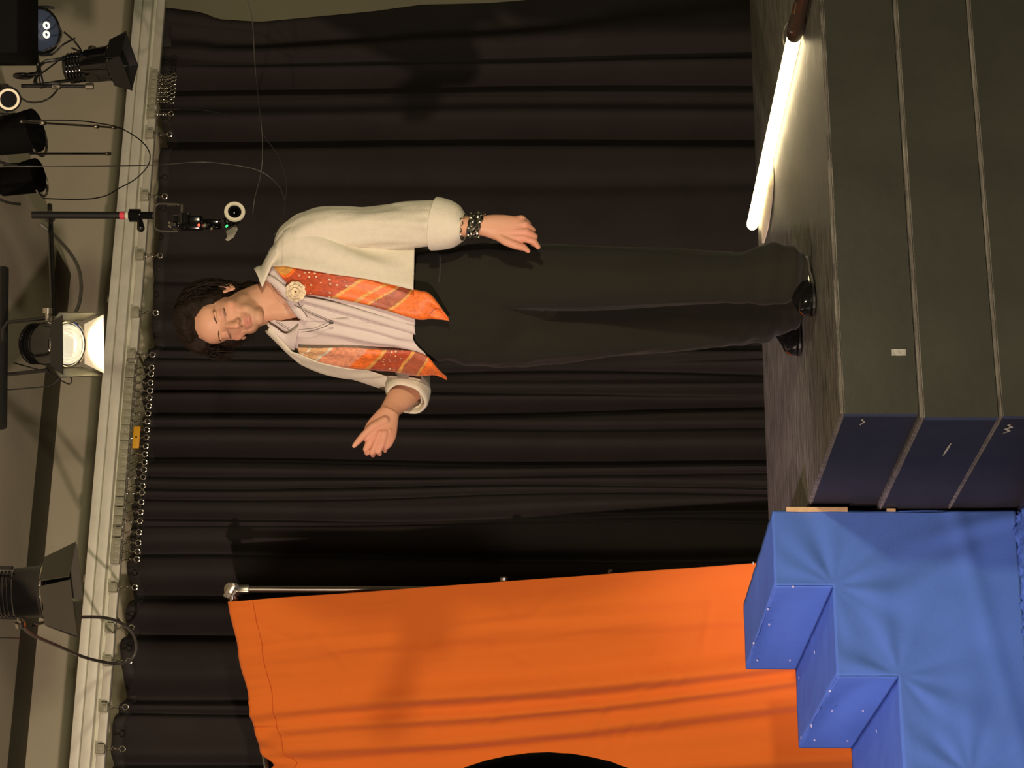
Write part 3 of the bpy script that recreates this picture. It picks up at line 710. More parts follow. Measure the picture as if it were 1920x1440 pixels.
cable('cable', 'cable crossing from the black box to the side-on black lamp', [(50, 140, 6.6), (75, 138, 6.6), (95, 125, 6.7), (120, 105, 6.8)], .003)
for i, (pp, lb) in enumerate([([(80, 96, 6.7), (95, 90, 6.7), (110, 80, 6.7), (115, 60, 6.7), (108, 48, 6.7)], 'upper tangled cable beside the lamp with two white diodes'),
                        ([(78, 104, 6.7), (100, 100, 6.75), (118, 84, 6.75), (140, 72, 6.8)], 'lower tangled cable beside the lamp with two white diodes'),
                        ([(120, 60, 6.8), (140, 78, 6.8), (152, 96, 6.85), (135, 90, 6.8)], 'short slanting cable above the side-on black lamp')]):
    cable('cable', lb, pp, .0032)
cable('cable', 'thin black lead trailing from the bright stage lamp up to the ceiling', [(25, 680, 6.5), (60, 690, 6.5), (95, 700, 6.5), (112, 712, 6.5), (130, 720, 6.5), (134, 710, 6.5), (120, 703, 6.5), (95, 722, 6.5), (50, 728, 6.5), (0, 732, 6.5)], .0022)
cable('cable', 'thin wire with a dark bead running to the lamp at upper left', [(-5, 1196, 6.2), (15, 1196, 6.2), (17, 1196, 6.2), (45, 1197, 6.3)], .0016)

def pipe(name, label, a, c, r, m, cat='pipe', clamps=()):
    b = MB(); b.cyl(a, c, r, n=16); o = b.build(name, m); tag(o, label, cat)
    for f_ in clamps:
        q = Vector(a).lerp(Vector(c), f_); b = MB(); dd = (Vector(c)-Vector(a)).normalized(); b.cyl(q-dd*.012, q+dd*.012, r*1.9); b.build('clamp', 'steel', o)
    return o
pipe('lighting_pipe', 'dark horizontal lighting pipe with bright glints, right of the bright lamp', W(93, 385, 7.0), W(101, 612, 6.5), .009, 'blackgloss', clamps=(.1, .97))
pipe('drop_rod', 'black vertical rod hanging beside the side-on black lamp', W(40, 161, 6.8), W(172, 162, 6.8), .006, 'blackmetal', 'rod', (.5, .97))
pipe('drop_rod', 'thin vertical rod with glinting clamp reaching the right end of the track', W(40, 228, 6.9), W(230, 240, 7.6), .004, 'steel', 'rod', (.2, .72, .9))
pipe('drop_rod', 'thin grey vertical rod between the two dark lamp housings', W(55, 288, 7.2), W(205, 288, 7.6), .004, 'blackmetal', 'rod', (.98,))
pipe('lighting_pipe', 'dark pipe running sideways past the side-on black lamp', W(66, 95, 7.25), W(80, 165, 7.3), .008, 'blackmetal')
pipe('lighting_pipe', 'dark pipe crossing high above the bright stage lamp', W(6, 505, 6.6), W(2, 800, 6.3), .018, 'blackmetal')
t = thing('ceiling_vent', 'dark louvred vent strip at the top edge above the bright lamp', 'vent', W(-4, 610, 6.75))
vb = W(-4, 610, 6.75)
b = MB(); b.box(vb, (.36, .05, .05), Matrix.Rotation(-AZ, 3, 'Z'), bev=.004); b.build('frame', 'vent', t)
for k in range(4):
    b = MB(); b.box(vb-FH*.03+Vector((0, 0, -.018+.012*k)), (.34, .012, .004), Matrix.Rotation(-AZ, 3, 'Z')); b.build('louvre', 'flap', t)

# --- camera head on a drop pole
dC = 6.9
t = thing('hanging_camera', 'black camera head with cream lens ring and green light on a drop pole', 'camera', W(300, 404, dC))
b = MB(); b.cyl(W(60, 403, dC), W(288, 404, dC), .012); b.build('drop_pole', 'blackmetal', t)
b = MB(); b.cyl(W(225, 404, dC), W(234, 404, dC), .0135); b.build('red_tape_band', 'redtape', t)
b = MB(); b.cyl(W(235, 404, dC), W(241, 404, dC), .0135); b.build('white_tape_band', 'whitetape', t)
b = MB(); b.cyl(W(243, 404, dC), W(263, 404, dC), .022, n=24); b.cyl(W(263, 404, dC), W(286, 404, dC), .013)
b.caps(W(262, 412, dC-.02), W(264, 428, dC-.03), .009, .013); b.build('pole_clamp', 'blackgloss', t)
b = MB(); b.tube([Vector(p) for p in catmull([W(x, y, dC) for x, y in ((333, 385), (334, 383), (305, 382), (295, 383), (290, 390), (289, 404), (290, 425), (297, 432), (318, 434), (334, 434))], 50)], .0032, 8); b.build('yoke', 'flap', t)
b = MB(); b.box(W(322, 372+12, dC), (.008, .008, .03)); b.cyl(W(341, 382, dC), W(341, 402, dC), .005); b.build('yoke_arm', 'flap', t)
Rc = Matrix((RGT, FH, (0, 0, 1))).transposed()
b = MB(); b.box(W(352, 418, dC+.03), (.05, .06, .10), Rc, bev=.008); b.box(W(395, 420, dC+.03), (.035, .05, .07), Rc, bev=.008); b.cyl(W(345, 400, dC), W(345, 420, dC), .02); b.build('body', 'blackgloss', t)
for x, y, r_, m_ in ((323, 421, .013, 'chrome'), (385, 423, .008, 'steel'), (398, 429, .006, 'steel'), (350, 424, .010, 'blackgloss')):
    b = MB(); q = W(x, y, dC-.01); b.lathe(q, -FH, [(0, r_), (.008, r_), (.012, r_*.6)], 16); b.build('screw', m_, t)
b = MB(); b.ell(W(373, 422, dC-.012), .0048); b.build('red_light', 'red_led', t)
axis = (-FH*.93+RGT*.25-Vector((0, 0, 1))*.2).normalized()
q = W(440, 397, dC-.06)
b = MB(); b.lathe(q-axis*.09, axis, [(0, .018), (.02, .024), (.085, .029), (.0895, .026)], 28); b.build('lens_barrel', 'blackgloss', t)
b = MB(); b.lathe(q, axis, [(-.004, .034), (.003, .034), (.006, .031), (.006, .0235), (.002, .022), (-.004, .022)], 36, cap=False); b.build('lens_ring', 'ringlight', t)
b = MB(); b.lathe(q-axis*.0035, axis, [(0, .0225), (.004, .012), (.006, .002)], 28); b.build('front_glass', 'camlens', t)
b = MB(); b.ell(W(425, 418, dC-.03), (.020, .020, .022)); b.build('sensor_dome', 'blackgloss', t)
b = MB(); b.box(W(425, 424, dC-.055), (.006, .004, .010), Rc@Matrix.Rotation(-.9, 3, 'Y'), bev=.001); b.build('green_light', 'green_led', t)
b = MB(); b.box(W(418, 413, dC-.05), (.004, .004, .006), Rc); b.box(W(430, 415, dC-.05), (.004, .004, .006), Rc@Matrix.Rotation(.5, 3, 'Y')); b.build('glint_trim', 'chrome', t)
vs = [(422, 428), (441, 420), (446, 430), (438, 445), (428, 452), (422, 450), (426, 444)]
b = MB(); n_ = len(vs); b.add([W(x, y, dC-.02) for x, y in vs]+[W(x, y, dC-.005) for x, y in vs], [tuple(range(n_)), tuple(range(n_, 2*n_))[::-1]]+[(i, (i+1) % n_, n_+(i+1) % n_, n_+i) for i in range(n_)])
b.build('side_fin', 'greyfabric', t, smooth=False)
#@@PERSON
# ================================================================== PERFORMER
SC_ = 5.95/F
PSI = math.radians(20)
EX = RGT*math.cos(PSI)-FH*math.sin(PSI); EN = -FH*math.cos(PSI)-RGT*math.sin(PSI)
TT = [(492, 878, 40, .052), (512, 886, 66, .066), (535, 893, 98, .082), (565, 893, 120, .098), (610, 888, 128, .118), (670, 872, 120, .124), (730, 868, 111, .120), (790, 866, 116, .120), (840, 866, 122, .120)]
tv = [q[0] for q in TT]
def ti(v, k):
    v = min(max(v, tv[0]), tv[-1])
    for i in range(len(TT)-1):
        if v <= TT[i+1][0]:
            a, b_ = TT[i], TT[i+1]; f = (v-a[0])/(b_[0]-a[0]); p0 = TT[max(i-1, 0)][k]; p3 = TT[min(i+2, len(TT)-1)][k]; p1, p2 = a[k], b_[k]
            return .5*((2*p1)+(-p0+p2)*f+(2*p0-5*p1+4*p2-p3)*f*f+(-p0+3*p1-3*p2+p3)*f**3)
    return TT[-1][k]
def tor(v, th, off=0.0, d=5.96):
    uc, hw, bb = ti(v, 1), ti(v, 2)*SC_, ti(v, 3); B = bb*math.sin(PSI); a = math.sqrt(max(hw*hw-B*B, 1e-5))/math.cos(PSI)
    return W(v, 1440-uc, d)+EX*((a+off)*math.sin(th))+EN*((bb+off)*math.cos(th))
def th_of(v, u):
    uc, hw, bb = ti(v, 1), ti(v, 2)*SC_, ti(v, 3); B = bb*math.sin(PSI)
    A = math.sqrt(max(hw*hw-B*B, 1e-5)); ph = math.atan2(B, A)
    return ph+math.asin(max(-1, min(1, (u-uc)*SC_/hw)))
def surf(v, u, off): return tor(v, th_of(v, u), off)
def lerp(T, v):
    if v <= T[0][0]: return T[0][1]
    for (a, ya), (c, yc) in zip(T, T[1:]):
        if v <= c: return ya+(yc-ya)*(v-a)/(c-a)
    return T[-1][1]
def limb(st, nl, na, fold=None, tip=True, b=None, side=None, axis=None):
    cs = catmull(st, nl); C = [W(c[0], c[1], c[2]) for c in cs]; b = b or MB(); vs = []
    for i, c in enumerate(cs):
        t = (C[min(i+1, nl-1)]-C[max(i-1, 0)]).normalized()
        if axis is not None: t = axis.normalized()
        sd = t.cross(FH).normalized() if side is None else side; dp = sd.cross(t).normalized()
        for k in range(na):
            a = 2*math.pi*k/na; f = fold(i/(nl-1), a) if fold else 0
            vs.append(C[i]+sd*((c[3]*c[2]/F+f)*math.cos(a))+dp*((c[4]+f)*math.sin(a)))
    fs = [(i*na+k, i*na+(k+1) % na, (i+1)*na+(k+1) % na, (i+1)*na+k) for i in range(nl-1) for k in range(na)]
    if tip: fs += [tuple(range(na))[::-1], tuple((nl-1)*na+k for k in range(na))]
    return b.add(vs, fs)
per = thing('person', 'dark-haired person in cream overshirt and black trousers looking down mid-gesture on the stage', 'person', floorpt((720-530)*0+.24, 5.97, .60))

# ---- body: one skin
B_ = MB()
nr_, na_ = 40, 48; vs = []
for i in range(nr_):
    v = 494+(800-494)*i/(nr_-1)
    vs += [tor(v, 2*math.pi*k/na_, (-.045 if v > 730 else -.022) if v > 540 else -.012) for k in range(na_)]
B_.add(vs, [(i*na_+k, i*na_+(k+1) % na_, (i+1)*na_+(k+1) % na_, (i+1)*na_+k) for i in range(nr_-1) for k in range(na_)]+[tuple(range(na_))[::-1], tuple((nr_-1)*na_+k for k in range(na_))])
limb([(770, 575, 5.96, 84, .085), (850, 572, 5.96, 88, .10), (900, 572, 5.96, 70, .09)], 8, 24, b=B_, side=RGT)
limb([(860, 535, 5.93, 48, .07), (1100, 522, 5.90, 36, .055), (1300, 518, 5.92, 33, .05), (1470, 515, 5.93, 22, .035), (1512, 512, 5.92, 20, .03)], 16, 18, b=B_, side=RGT)
limb([(860, 610, 5.98, 46, .07), (1100, 612, 6.03, 36, .055), (1300, 608, 6.12, 30, .045), (1460, 600, 6.20, 20, .035), (1492, 598, 6.22, 18, .03)], 16, 18, b=B_, side=RGT)
# left arm (nearer)
limb([(548, 452, 5.90, 26, .045), (590, 436, 5.88, 31, .048), (690, 430, 5.85, 27, .042), (790, 424, 5.80, 25, .038), (860, 424, 5.76, 20, .03), (885, 424, 5.74, 17.5, .022), (905, 423, 5.73, 18.5, .021)], 40, 24, b=B_)
def H(d0): return lambda x, y, o=0.0: W(x, y, d0+o)
h = H(5.73)
limb([(900, 423, 5.73, 18, .021), (925, 425, 5.73, 23, .020), (950, 430, 5.73, 27, .018), (975, 433, 5.73, 25, .015), (984, 434, 5.73, 19, .012)], 16, 24, b=B_)
def finger(pts, rad, hh):
    for (p, q), (r0, r1) in zip(zip(pts, pts[1:]), zip(rad, rad[1:])): B_.caps(hh(*p), hh(*q), r0, r1)
finger([(950, 414, .004), (978, 410, .004), (990, 420, .020), (984, 430, .032)], (.0095, .0105, .0092, .0080), h)
finger([(950, 424, -.004), (985, 421, -.004), (998, 432, .010), (993, 443, .026)], (.010, .0112, .0098, .0082), h)
finger([(950, 434, -.008), (986, 434, -.008), (1002, 444, -.001), (1000, 457, .012)], (.010, .0112, .0100, .0084), h)
finger([(950, 444, -.008), (982, 446, -.009), (1001, 453, -.008), (1009, 463, -.002)], (.010, .0112, .0100, .0076), h)
finger([(922, 436, -.004), (948, 452, -.012), (968, 460, -.014), (982, 464, -.012), (991, 471, -.010)], (.010, .013, .0120, .0098, .0062), h)
# right arm
limb([(590, 655, 6.06, 24, .045), (650, 672, 6.09, 30, .046), (720, 694, 6.10, 28, .042), (765, 708, 6.09, 28, .040), (772, 722, 6.07, 28, .038), (752, 745, 6.02, 26, .034), (735, 765, 5.98, 20, .026), (727, 780, 5.95, 20, .023)], 40, 24, b=B_)
h = H(5.93)
limb([(731, 772, 5.955, 19, .022), (722, 790, 5.94, 26, .021), (714, 808, 5.925, 31, .020), (708, 826, 5.91, 29, .017), (704, 836, 5.905, 22, .012)], 16, 24, b=B_)
finger([(722, 788, -.008), (700, 800, -.020), (682, 816, -.030), (671, 828, -.036), (664, 836, -.038)], (.013, .0125, .0105, .009, .0066), h)
finger([(705, 812, -.020), (692, 828, -.026), (686, 842, -.030), (688, 850, -.020)], (.010, .0100, .0088, .0074), h)
finger([(713, 812, -.024), (704, 834, -.034), (698, 848, -.040), (699, 853, -.026)], (.010, .0100, .0090, .0076), h)
finger([(722, 812, -.022), (717, 832, -.032), (710, 846, -.038), (712, 851, -.024)], (.010, .0098, .0086, .0072), h)
finger([(730, 808, -.014), (729, 826, -.020), (722, 839, -.024), (722, 845, -.012)], (.009, .0090, .0080, .0068), h)
# head
yaw, pit, rol = math.radians(20), math.radians(7), math.radians(9)
f0 = (-FH*math.cos(yaw)-RGT*math.sin(yaw)); s0 = (RGT*math.cos(yaw)-FH*math.sin(yaw)); u0 = Vector((0, 0, 1))
HF = (f0*math.cos(pit)-u0*math.sin(pit)).normalized(); HU = (u0*math.cos(pit)+f0*math.sin(pit)).normalized(); HS = s0
HU, HS = (HU*math.cos(rol)-HS*math.sin(rol)), (HS*math.cos(rol)+HU*math.sin(rol))
EYE = W(421, 611, 5.86)                       # point between the eyes, on the face
HC = EYE-HF*.088
def hp(s_, f_, u_): return HC+HS*s_+HF*f_+HU*u_
AX = (HS, HF, HU)
def he(s_, f_, u_, r): B_.ell(hp(s_, f_, u_), r, AX, 28, 18)
he(0, -.014, .040, (.076, .096, .080)); he(0, .030, -.010, (.061, .058, .078)); he(0, .026, -.060, (.052, .055, .048)); he(0, .066, -.096, (.025, .022, .018))
he(0, .048, .040, (.058, .040, .045))
for sg in (-1, 1):
    he(sg*.043, .008, -.062, (.018, .036, .026)); he(sg*.040, .050, -.026, (.023, .024, .020)); he(sg*.027, .077, .019, (.022, .010, .008))
    he(sg*.031, .0655, -.001, (.0155, .0150, .0135)); he(sg*.0105, .093, -.041, (.0085, .010, .0070)); he(sg*.022, .060, -.064, (.022, .018, .026))
    c = hp(sg*.074, -.012, -.012)
    B_.ell(c+HS*sg*.004, (.0065, .019, .032), ((HS*sg*.8+HF*.6).normalized(), (HF*.8-HS*sg*.6).normalized(), HU), 20, 12)
    B_.ell(hp(sg*.074, -.006, -.036), (.006, .010, .011), AX, 14, 10)
B_.caps(hp(0, .081, .008), hp(0, .104, -.034), .0075, .0105); he(0, .1045, -.035, (.011, .0105, .010)); B_.caps(hp(0, .09, -.02), hp(0, .084, -.05), .012, .009)
he(0, .077, -.060, (.027, .014, .012)); he(0, .0865, -.0615, (.022, .0085, .0048)); he(0, .0845, -.0715, (.0185, .009, .0058)); he(0, .070, -.080, (.024, .014, .012))
# neck
nb = W(520, 560, 5.965)
B_.caps(hp(0, -.018, -.045), nb, .058, .062); B_.caps(nb, W(575, 560, 5.97), .062, .075); B_.caps(hp(.0, -.002, -.07), W(540, 578, 5.94), .036, .040)
B_.caps(hp(.02, -.02, -.05), W(535, 545, 5.97), .04, .045)
co, nrm, fs = remesh(B_, .0027, 3, 'body_tmp')
# soften the joins of skull, cheeks, jaw and neck, keep nose, lips, lids, ears and fingers crisp
def relax(co, fs, w, it):
    n = len(co); E = set()
    fa = np.array([f if len(f) == 4 else f+(f[-1],) for f in fs]); e = np.concatenate([fa[:, [0, 1]], fa[:, [1, 2]], fa[:, [2, 3]], fa[:, [3, 0]]])
    e = e[e[:, 0] != e[:, 1]]; deg = np.bincount(e[:, 0], minlength=n)+np.bincount(e[:, 1], minlength=n)
    for _ in range(it):
        a = np.zeros_like(co)
        for k in range(3):
            a[:, k] = np.bincount(e[:, 0], co[e[:, 1], k], n)+np.bincount(e[:, 1], co[e[:, 0], k], n)
        a /= np.maximum(deg, 1)[:, None]; co += (a-co)*w[:, None]
    return co
R0 = np.array([list(HS), list(HF), list(HU)]); L0 = (co-np.array(list(HC)))@R0.T
wt = np.exp(-(np.maximum(0, np.linalg.norm(L0-np.array([0, 0, -.04]), axis=1)-.15)/.02)**2)
def keep(c, r):
    global wt
    q = (L0-np.array(c))/np.array(r); wt = wt*(1-np.exp(-(q**2).sum(1)**2))
keep((0, .100, -.025), (.016, .022, .030)); keep((0, .09, -.066), (.024, .014, .011))
for sg in (-1, 1): keep((sg*.078, -.01, -.015), (.013, .026, .036)); keep((sg*.031, .078, -.001), (.016, .012, .013))
co = relax(co, fs, wt*.5, 30)
# fine shaping of the face
R3 = np.array([list(HS), list(HF), list(HU)]); L = (co-np.array(list(HC)))@R3.T
def push(c, r, amt, direction=None):
    q = ((L-np.array(c))/np.array(r)); g = np.exp(-(q**2).sum(1))[:, None]
    dv = nrm if direction is None else (np.array(direction)@R3)[None, :]
    co[:] += dv*g*amt
for sg in (-1, 1):
    push((sg*.020, .083, .004), (.006, .02, .008), -.0035); push((sg*.033, .083, .0125), (.018, .02, .0038), -.0030)
    push((sg*.031, .083, -.0125), (.015, .02, .003), -.0018); push((sg*.031, .08, -.0055), (.015, .02, .0016), -.0022)
    push((sg*.018, .098, -.044), (.0035, .012, .007), -.0028); push((sg*.028, .08, -.052), (.004, .02, .014), -.0020)
    push((sg*.010, .09, -.049), (.003, .006, .002), -.004, (0, 0, -1)); push((sg*.026, .075, -.066), (.004, .02, .004), -.0025)
    push((sg*.078, -.006, -.010), (.01, .008, .014), -.003); push((sg*.080, -.004, -.02), (.01, .006, .008), -.004)
push((0, .095, -.0665), (.021, .02, .0014), -.0036); push((0, .09, -.0535), (.0025, .02, .005), -.0012); push((0, .085, -.0795), (.016, .02, .004), -.0028)
# knuckle and fingernail shaping
L = (co-np.array(list(HC)))@R3.T
body = from_np(co, fs); bo = body.build('body', 'skin', per, angle=180)
pg = np.tile(np.array([.66, .355, .215]), (len(co), 1))
def paint(c, r, col, k=1.0, head=True):
    q = ((L-np.array(c))/np.array(r)); g = (np.exp(-(q**2).sum(1)*1.0)*k).clip(0, 1)[:, None]; pg[:] = pg*(1-g)+np.array(col)*g
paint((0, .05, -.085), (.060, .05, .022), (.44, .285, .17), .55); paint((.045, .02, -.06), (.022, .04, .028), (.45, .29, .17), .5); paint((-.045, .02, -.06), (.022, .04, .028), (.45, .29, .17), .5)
paint((0, .09, -.052), (.022, .02, .006), (.50, .29, .18), .5)
paint((0, .095, -.0605), (.022, .02, .0045), (.56, .19, .14), .9); paint((0, .092, -.0720), (.019, .02, .006), (.60, .22, .165), .9)
for sg in (-1, 1):
    paint((sg*.031, .085, .002), (.018, .03, .009), (.52, .24, .17), .65); paint((sg*.031, .082, -.0058), (.0165, .03, .0020), (.05, .025, .02), .95)
    paint((sg*.045, .07, -.030), (.022, .03, .016), (.70, .31, .20), .5); paint((sg*.009, .096, -.0475), (.004, .012, .003), (.16, .06, .04), .8); paint((sg*.078, -.005, -.01), (.008, .009, .016), (.5, .2, .13), .6)  # nostril shade painted into the skin colour
paint((0, .106, -.035), (.012, .02, .010), (.70, .32, .21), .5); paint((0, .095, -.0665), (.022, .02, .0012), (.22, .07, .055), .85)  # shade between the lips painted into the colour
hd = np.array([list(W(985, 445, 5.73)), list(W(705, 830, 5.92))])
for c in hd:
    q = ((co-c)/.055); g = (np.exp(-(q**2).sum(1))*.85)[:, None]; pg = pg*(1-g)+np.array([.68, .28, .19])*g
ca = bo.data.attributes.new('pigment_shade', 'FLOAT_COLOR', 'POINT')
ca.data.foreach_set('color', np.concatenate([pg, np.ones((len(pg), 1))], 1).astype(np.float32).ravel())
# brows, lashes
for sg in (-1, 1):
    b = MB()
    for k in range(46):
        t = k/45; s_ = sg*(.013+.034*t); u_ = .0195+.005*math.sin(t*2.2)-.002*t; f_ = .0885-.0135*t*t-.004*t
        p = hp(s_, f_, u_+random.uniform(-.0018, .0018)); d_ = HS*sg*.006+HU*(.0022-.005*t)+HF*.001
        b.tube([p-d_*.5, p+d_*.2+HF*.0012, p+d_*.7], [.0004, .0005, .0002], 4)
    b.build('eyebrow', 'brows', per, angle=180)
    b = MB(); pts = [hp(sg*(.031+.0145*math.cos(a)), .0805-.006*math.cos(a)**2-.004*max(0, math.cos(a)), -.0058-.0028*math.sin(a)) for a in np.linspace(.15, math.pi-.15, 12)]
    b.tube(pts, .0008, 5)
    for p in pts[::1]: b.tube([p, p+HF*.003-HU*.003, p+HF*.005-HU*.0036], [.0005, .0004, .0001], 4)
    b.build('eyelashes', 'brows', per, angle=180)

# ---- hair
hc = (0, -.018, .030)
def hair_dir(ph, th):     # ph azimuth from the face (0) to his left (+), th from crown
    return (math.sin(th)*math.sin(ph), math.sin(th)*math.cos(ph), math.cos(th))
def hair_pt(ph, th, k=1.0):
    d_ = hair_dir(ph, th); return hp(hc[0]+d_[0]*.110*k, hc[1]+d_[1]*(.120 if d_[1] < 0 else .108)*k, hc[2]+d_[2]*.120*k)
b = MB()
b.ell(hp(0, -.028, .052), (.090, .098, .092), AX, 30, 20); b.ell(hp(0, -.060, -.01), (.076, .060, .085), AX, 24, 16); b.ell(hp(.062, -.045, .0), (.030, .045, .055), AX, 20, 14)
b.ell(hp(-.070, -.020, .01), (.026, .050, .05), AX, 20, 14); b.ell(hp(.01, .036, .108), (.068, .042, .032), AX, 20, 14); b.ell(hp(-.050, .030, .085), (.036, .035, .040), AX, 18, 12); b.ell(hp(.068, .012, .028), (.018, .034, .036), AX, 18, 12)
b.ell(hp(.052, .030, .075), (.030, .032, .038), AX, 18, 12); b.ell(hp(.02, -.075, -.075), (.050, .030, .045), AX, 18, 12)
hco, hn, hf = remesh(b, .004, 3, 'hair_tmp')
for i in range(len(hco)):
    p = hco[i]; hco[i] = p+hn[i]*(.006*noise.noise(Vector(p)*38)+.003*noise.noise(Vector((p[0]*160, p[1]*160, p[2]*30))))
hm = from_np(hco, hf)
for k in range(1500):
    ph = random.uniform(-math.pi, math.pi); front = abs(ph) < .75
    side = 1 if ph > 0 else -1
    th0 = random.uniform(.05, .6)
    if front: th1 = random.uniform(.85, 1.02)
    elif abs(ph) < 1.35: th1 = random.uniform(1.1, 1.62)
    else: th1 = random.uniform(1.7, 2.45)
    k0 = random.uniform(.86, 1.0); wv = random.uniform(.4, 1.0); fq = random.uniform(2, 4.5); o_ = random.uniform(0, 6)
    pts = []; sweep = (.55 if front else .12)*side
    for j in range(9):
        t = j/8; th = th0+(th1-th0)*t; a = ph+sweep*t*t+.10*wv*math.sin(t*fq*2+o_)
        kk = k0*(.93+.10*math.sin(math.pi*min(1, t*1.1)))+.03*wv*math.sin(t*fq*2.3+o_*2)
        if front: kk = k0*(1.0-.10*t)
        pts.append(hair_pt(a, th, kk))
    if abs(ph) > 1.5:
        pts.append(pts[-1]-Vector((0, 0, 1))*random.uniform(.01, .035)+FH*.005)
    r = random.uniform(.0007, .0018); m_ = len(pts)
    pts = [Vector(q) for q in catmull(pts, 14)]; m_ = 14
    hm.tube(pts, [r*(.5+.8*math.sin(math.pi*min(.98, (i+.5)/m_)**.7)) for i in range(m_)], 5)
for k in range(70):                               # loose brownish wisps by his right temple
    st_ = hair_pt(random.uniform(-1.6, -.95), random.uniform(.7, 1.25), .93); e = HS*random.uniform(-.035, -.004)
    pts = [st_, st_+e*.5-Vector((0, 0, .018)), st_+e-Vector((0, 0, .04))+HF*random.uniform(-.01, .012), st_+e*.7-Vector((0, 0, random.uniform(.055, .085)))+HF*.004]
    hm.tube([Vector(q) for q in catmull(pts, 10)], [.0016]*7+[.0011, .0008, .0003], 4)
hm.build('hair', 'hair', per, angle=180)

# ---- inner shirt
VR = [(496, 918), (520, 905), (545, 880), (566, 842), (575, 836), (900, 828)]; VL = [(496, 838), (507, 842), (530, 836), (566, 838), (575, 846), (900, 836)]
def hem_in(u): return 778+24*math.exp(-((u-790)/16)**2)+6*math.exp(-((u-850)/20)**2)
def sheet(e1, e2, v0, v1f, off, nv, na, rel, name, m, parent, sol=.0022, bl=None):
    b = MB()
    def fn(u, t):
        v = v0+(v1f(0)-v0)*t
        a1 = th_of(v, e1(v)); a2 = 2*math.pi+th_of(v, e2(v)); th = a1+(a2-a1)*u
        if callable(v1f):
            # hem height by angle
            uc = ti(v, 1)+ti(v, 2)*math.sin(th-.12)
            v = v0+(v1f(uc if math.cos(th) > 0 else 0)-v0)*t
        return tor(v, th, off+rel(v, th, u))
    b.grid(fn, na, nv); return b.build(name, m, parent, angle=180, solid=sol)
def rel_in(v, th, u):
    r = .004*noise.noise(Vector((th*5, v*.018, 1)))
    for (v0_, u0_, v1_, u1_, w_, am) in ((560, 872, 778, 818, 5.0, .011), (580, 836, 720, 812, 7, .007), (600, 900, 760, 850, 8, .006), (640, 830, 790, 800, 6, .008)):
        if v0_-20 < v < v1_+20 and math.cos(th) > -.1:
            uu = ti(v, 1)+ti(v, 2)*math.sin(th-.12); c = u0_+(u1_-u0_)*(v-v0_)/(v1_-v0_)
            r += am*math.exp(-((uu-c)/w_)**2)*math.exp(-((v-(v0_+v1_)/2)/((v1_-v0_)*.48))**4)
    return r+(.008 if v > 700 else 0)*((v-700)/80 if v > 700 else 0)
sheet(lambda v: lerp(VR, v), lambda v: lerp(VL, v), 496, lambda u: hem_in(u) if u else 776, .000, 120, 220, rel_in, 'inner_shirt', 'shirt', per)
def patch(E1, E2, off, name, m, nv=40, nu=10, sol=.002, par=None, rl=None, uv=False):
    """strip between two edges given as (row, column) points of equal count, laid on the chest"""
    A = catmull(E1, nv); B2 = catmull(E2, nv); b = MB()
    def fn(u, t):
        i = int(round(t*(nv-1))); v = A[i][0]+(B2[i][0]-A[i][0])*u; uu = A[i][1]+(B2[i][1]-A[i][1])*u
        o_ = off(u, t) if callable(off) else off
        return surf(v, 1440-uu, o_+(rl(u, t) if rl else 0))
    b.grid(fn, nu, nv, uv=uv); return b.build(name, m, par or per, angle=180, solid=sol)
# collar leaves of the inner shirt: rows are image x, columns image y
patch([(506, 598), (520, 606), (540, 618), (566, 606)], [(507, 597), (527, 622), (549, 646), (556, 640)], lambda u, t: .016+.010*math.sin(math.pi*u), 'collar_leaf', 'shirt')
patch([(488, 524), (510, 532), (535, 552), (562, 590), (576, 600)], [(500, 520), (524, 526), (552, 548), (576, 582), (584, 596)], lambda u, t: .010+.005*math.sin(math.pi*u), 'collar_leaf', 'shirt')
patch([(575, 556), (640, 570), (710, 590), (783, 610)], [(574, 566), (640, 584), (710, 604), (784, 626)], lambda u, t: .009+.006*math.sin(math.pi*u), 'button_placket', 'shirt', 50, 8)
# necklace
b = MB(); b.tube([surf(x, 1440-y, o_) for x, y, o_ in [tuple(q) for q in catmull([(512, 529, .012), (530, 552, .012), (560, 570, .015), (590, 584, .018), (614, 594, .020), (628, 601, .020)], 30)]], .0009, 6)
b.tube([surf(x, 1440-y, o_) for x, y, o_ in [tuple(q) for q in catmull([(520, 598, .010), (540, 610, .012), (560, 616, .016), (590, 614, .02), (615, 608, .02), (630, 602, .020)], 30)]], .0009, 6)
b.lathe(surf(626, 839, .022), Vector((0, 0, -1)), [(0, .0015), (.004, .0032), (.010, .0032), (.013, .0015)], 10); b.build('necklace', 'pendant', per)

# ---- scarf hanging under the overshirt, both ends
def rl_s(u, t): return .004*math.sin(t*16+u*4)*(.3+t)+.003*math.sin(u*9)
patch([(520, 500), (560, 505), (610, 512), (680, 522), (750, 540), (786, 549), (815, 558), (846, 596)], [(522, 508), (566, 548), (610, 556), (680, 570), (740, 584), (790, 597), (815, 597), (847, 598)],
      lambda u, t: .020+.006*math.sin(math.pi*u)-.012*max(0, 1-t*8), 'scarf', M['scarf_a'], 90, 14, .0025, rl=rl_s, uv=True)
patch([(562, 640), (600, 642), (650, 644), (710, 646), (760, 648), (800, 658), (818, 672), (836, 693)], [(564, 650), (592, 662), (640, 674), (700, 682), (750, 686), (790, 690), (815, 692), (837, 694)],
      lambda u, t: .020+.006*math.sin(math.pi*u), 'scarf', M['scarf_b'], 90, 14, .0025, rl=rl_s, uv=True)
